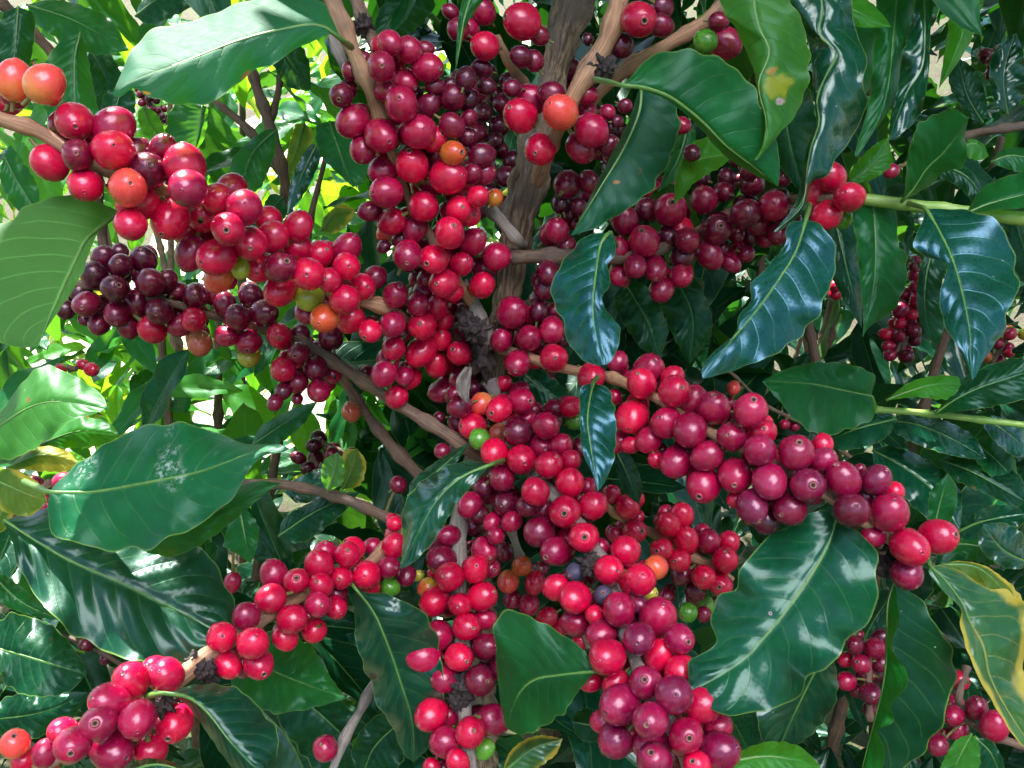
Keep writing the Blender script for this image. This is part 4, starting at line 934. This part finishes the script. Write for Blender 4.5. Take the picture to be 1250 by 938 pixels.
# ---------------------------------------------------------------- background coffee bushes
def leaf_tmpl(seed):
    rn = random.Random(seed); NS, H = 13, 3
    V, U, Fc = [], [], []
    for i in range(NS):
        s = i / (NS - 1)
        wd = .19 * (math.sin(math.pi * s ** .85) ** .85) * (1 - .25 * s) if 0 < s < 1 else 0
        for j in range(-H, H + 1):
            t = j / H
            z = -.16 * s * s + .05 * abs(t) * (wd / .19) + .028 * abs(t) ** 2 * math.sin(2 * math.pi * 2.6 * s + seed + (2 if j > 0 else 0)) + .012 * abs(math.sin(s * 10 * math.pi - abs(t))) * (1 if 0 < abs(t) < 1 else 0)
            V.append(Vector((t * wd, s, z))); U.append((s, .5 + .5 * t))
    for i in range(NS - 1):
        for j in range(2 * H):
            q = i * (2 * H + 1) + j; Fc.append((q, q + 1, q + 2 * H + 2, q + 2 * H + 1))
    return V, U, Fc
TM = [leaf_tmpl(i) for i in range(5)]
VOIDS = [(1070, 1140, 300, 445, 1.05), (1200, 1250, 50, 120, .95), (1195, 1245, 390, 455, 1.1), (1010, 1040, 325, 365, 1.05), (1020, 1090, 765, 890, .85), (1150, 1250, 800, 930, .75), (165, 205, 105, 160, 1.6), (370, 430, 530, 590, .9)]
def crown(root, name, boxes, mats, seed, size=(.09, .15), updown=.5):
    """boxes: (x0,x1,y0,y1,d0,d1,n) regions of the bush as seen, filled through their depth"""
    rn = random.Random(seed); V, U, Fc, MI = [], [], [], []
    for (x0, x1, y0, y1, da, db, n) in boxes:
        for _ in range(n):
            d = rn.uniform(da, db); qx, qy = rn.uniform(x0, x1), rn.uniform(y0, y1); p = at(qx, qy, d)
            mg = .045 * F_PX / d
            if any(a0 - mg < qx < a1 + mg and b0 - mg < qy < b1 + mg and d < dm_ for a0, a1, b0, b1, dm_ in VOIDS): continue
            if p.z < .03: continue
            L = rn.uniform(*size)
            # leaf axis: outwards and drooping; upper side to the sky
            az = rn.uniform(0, 6.28); el = rn.gauss(-.45, .45)
            y_ = Vector((math.cos(az) * math.cos(el), math.sin(az) * math.cos(el), math.sin(el))).normalized()
            up = Vector((rn.gauss(0, .35), rn.gauss(-.25, .35), 1)).normalized()
            x_ = y_.cross(up).normalized(); z_ = x_.cross(y_)
            tV, tU, tF = TM[rn.randrange(5)]
            o = len(V)
            V += [p + (x_ * v.x + y_ * (v.y - .5) + z_ * v.z) * L for v in tV]; U += tU
            mi = rn.randrange(len(mats))
            for f in tF: Fc.append(tuple(o + q for q in f)); MI.append(mi)
    ob = mesh_obj(name, V, Fc, mats[0], root, U)
    for m_ in mats[1:]: ob.data.materials.append(m_)
    for p_, mi in zip(ob.data.polygons, MI): p_.material_index = mi
    return ob
def bush(label, x, y, d, boxes, mats, seed, size=(.09, .15), stems=3, cat='bush', grp='leafy coffee bushes around the fruiting branches', thin=.006):
    c = at(x, y, d); rn = random.Random(seed + 99)
    root = empty('coffee_bush', (c.x, c.y, ground_z(c.x, c.y)), label, cat, grp)
    crown(root, 'foliage', boxes, mats, seed, size)
    for i in range(stems):
        top = c + Vector((rn.uniform(-.2, .2), rn.uniform(0, .2), rn.uniform(.2, .5)))
        midp = c.lerp(Vector((c.x, c.y, 0)), .4) + Vector((rn.uniform(-.08, .08), rn.uniform(-.05, .1), 0))
        bt = Vector((c.x + rn.uniform(-.06, .06), c.y + rn.uniform(-.05, .08), -.04))
        tube('branch', [(bt, thin * 1.8), (midp, thin * 1.3), (top, thin * .6)], M_STEMB, root, nodes=.08, seed=seed + i)
    return root
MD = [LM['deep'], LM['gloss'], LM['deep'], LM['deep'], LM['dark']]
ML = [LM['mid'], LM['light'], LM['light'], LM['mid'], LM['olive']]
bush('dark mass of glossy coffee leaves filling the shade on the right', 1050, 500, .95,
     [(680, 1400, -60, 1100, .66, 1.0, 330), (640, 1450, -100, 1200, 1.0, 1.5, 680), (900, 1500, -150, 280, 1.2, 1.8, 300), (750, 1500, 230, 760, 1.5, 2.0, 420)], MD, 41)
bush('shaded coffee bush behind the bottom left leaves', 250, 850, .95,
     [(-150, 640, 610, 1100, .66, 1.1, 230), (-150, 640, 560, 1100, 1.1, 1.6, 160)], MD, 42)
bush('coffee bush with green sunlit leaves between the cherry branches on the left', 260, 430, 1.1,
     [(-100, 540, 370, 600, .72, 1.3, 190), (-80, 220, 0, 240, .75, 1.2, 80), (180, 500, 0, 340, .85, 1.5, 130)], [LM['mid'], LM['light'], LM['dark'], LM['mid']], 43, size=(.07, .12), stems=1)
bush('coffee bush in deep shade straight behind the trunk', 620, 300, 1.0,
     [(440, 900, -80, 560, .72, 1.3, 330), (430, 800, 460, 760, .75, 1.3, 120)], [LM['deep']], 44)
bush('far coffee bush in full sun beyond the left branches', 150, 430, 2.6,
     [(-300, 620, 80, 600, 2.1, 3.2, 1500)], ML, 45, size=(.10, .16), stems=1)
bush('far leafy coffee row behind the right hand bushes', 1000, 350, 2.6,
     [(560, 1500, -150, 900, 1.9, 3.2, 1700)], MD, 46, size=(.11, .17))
bush('tall coffee bush shading the top left corner', 120, 0, 1.9,
     [(-200, 420, -260, 190, 1.5, 2.3, 230)], [LM['mid'], LM['dark'], LM['light']], 47, size=(.10, .15))
bush('unseen leafy crown of the fruiting coffee tree, added above the picture for shade', 700, -60, .62,
     [(150, 1500, -900, -70, .42, .95, 560), (-200, 420, -520, -140, .7, 1.0, 70)], [LM['mid'], LM['dark']], 48, stems=0)  # crown leaves added above the frame to keep sun off the fruit

# ---------------------------------------------------------------- unseen coffee bushes added behind and beside the camera to narrow the sky opening
def row(label, x0, x1, y0, y1, z0, z1, n, seed, size=(.13, .2)):
    rn = random.Random(seed)
    root = empty('coffee_bush', ((x0 + x1) / 2, (y0 + y1) / 2, 0), label, 'bush', 'leafy coffee bushes around the fruiting branches')
    V, U, Fc = [], [], []
    for _ in range(n):
        p = Vector((rn.uniform(x0, x1), rn.uniform(y0, y1), rn.uniform(z0, z1)))
        L = rn.uniform(*size)
        az = rn.uniform(0, 6.28); el = rn.gauss(-.5, .4)
        y_ = Vector((math.cos(az) * math.cos(el), math.sin(az) * math.cos(el), math.sin(el))).normalized()
        up = Vector((rn.gauss(0, .4), rn.gauss(0, .4), 1)).normalized()
        x_ = y_.cross(up).normalized(); z_ = x_.cross(y_)
        tV, tU, tF = TM[rn.randrange(5)]
        o = len(V)
        V += [p + (x_ * v.x + y_ * (v.y - .5) + z_ * v.z) * L for v in tV]; U += tU
        Fc += [tuple(o + q for q in f) for f in tF]
    mesh_obj('foliage', V, Fc, LM['dark'], root, U)
row('unseen coffee bush added behind the photographer to block sky light', -2.2, 2.4, -2.6, -1.6, 0, 2.15, 750, 61, (.18, .30))
row('unseen coffee bush added right of the photographer to block sky light', 1.1, 2.0, -1.8, 1.6, 0, 2.5, 620, 62, (.18, .30))
row('unseen coffee bush added left of the photographer to block sky light', -2.2, -1.3, -1.8, 0.9, 0, 2.6, 600, 63, (.18, .30))

# ---------------------------------------------------------------- unseen leaf slab added above for shade, with sun holes over chosen spots
def shade(label, boxes, seed, holes, size=(.10, .15)):
    rn = random.Random(seed)
    x0, x1, y0, y1, z0, z1, n = boxes[0]
    root = empty('coffee_bush', ((x0 + x1) / 2, (y0 + y1) / 2 + .3, 0), label, 'bush', 'leafy coffee bushes around the fruiting branches')
    V, U, Fc = [], [], []
    for (x0, x1, y0, y1, z0, z1, n) in boxes:
        for _ in range(n):
            p = Vector((rn.uniform(x0, x1), rn.uniform(y0, y1), rn.uniform(z0, z1)))
            if any(((p - h_) - sdir * (p - h_).dot(sdir)).length < r_ for h_, r_ in holes): continue
            L = rn.uniform(*size)
            az = rn.uniform(0, 6.28); el = rn.gauss(-.35, .35)
            y_ = Vector((math.cos(az) * math.cos(el), math.sin(az) * math.cos(el), math.sin(el))).normalized()
            up = Vector((rn.gauss(0, .3), rn.gauss(0, .3), 1)).normalized()
            x_ = y_.cross(up).normalized(); z_ = x_.cross(y_)
            tV, tU, tF = TM[rn.randrange(5)]
            o = len(V)
            V += [p + (x_ * v.x + y_ * (v.y - .5) + z_ * v.z) * L for v in tV]; U += tU
            Fc += [tuple(o + q for q in f) for f in tF]
    mesh_obj('foliage', V, Fc, LM['dark'], root, U)
    for i in range(4):
        bx = Vector((x0 + (x1 - x0) * (.2 + .2 * i), y1, 0))
        tube('branch', [(Vector((bx.x, 1.5, -.03)), .012), (Vector((bx.x + .05, 1.35, 1.2)), .010), (Vector((bx.x - .05, .9, 2.0)), .006), (Vector((bx.x, .5, 2.15)), .003)], M_STEMB, root, nodes=.08, seed=seed + i)
SUN_HOLES = [(at(110, 165, .38), .028), (at(235, 240, .41), .018), (at(260, 60, .35), .055), (at(50, 100, .37), .03), (at(10, 380, .38), .018), (at(60, 500, .45), .05), (at(110, 260, .38), .02), (at(300, 650, .56), .012)]  # sun lines kept free of leaves to light chosen spots
shade('unseen leafy canopy added over the fruiting branches to shade them', [(-.8, .9, .2, 1.0, 1.85, 2.3, 950), (.1, 1.9, .9, 2.3, 1.95, 2.5, 650)], 71, SUN_HOLES)
# a withered leaf hanging from the burl
dv = px_list('572,448 566,462 565,478 570,492')
tmpv, tmpf, tmpu = [], [], []
for i in range(15):
    s = i / 14; f = s * 3 * .999; q = int(f); u = f - q
    x = dv[q][0] * (1-u) + dv[q+1][0] * u; y = dv[q][1] * (1-u) + dv[q+1][1] * u
    wd = 9 * math.sin(math.pi * (.12 + .85 * s)) ** .8
    for j in range(-3, 4):
        tmpv.append(at(x + wd * j / 3, y, .505 + .004 * math.sin(j * 1.7 + s * 6) - .004 * abs(j) / 3)); tmpu.append((s, .5 + j / 6))
for i in range(14):
    for j in range(6):
        q = i * 7 + j; tmpf.append((q, q + 1, q + 8, q + 7))
mesh_obj('withered_leaf', tmpv, tmpf, M_STEMG, trunk_root, tmpu)
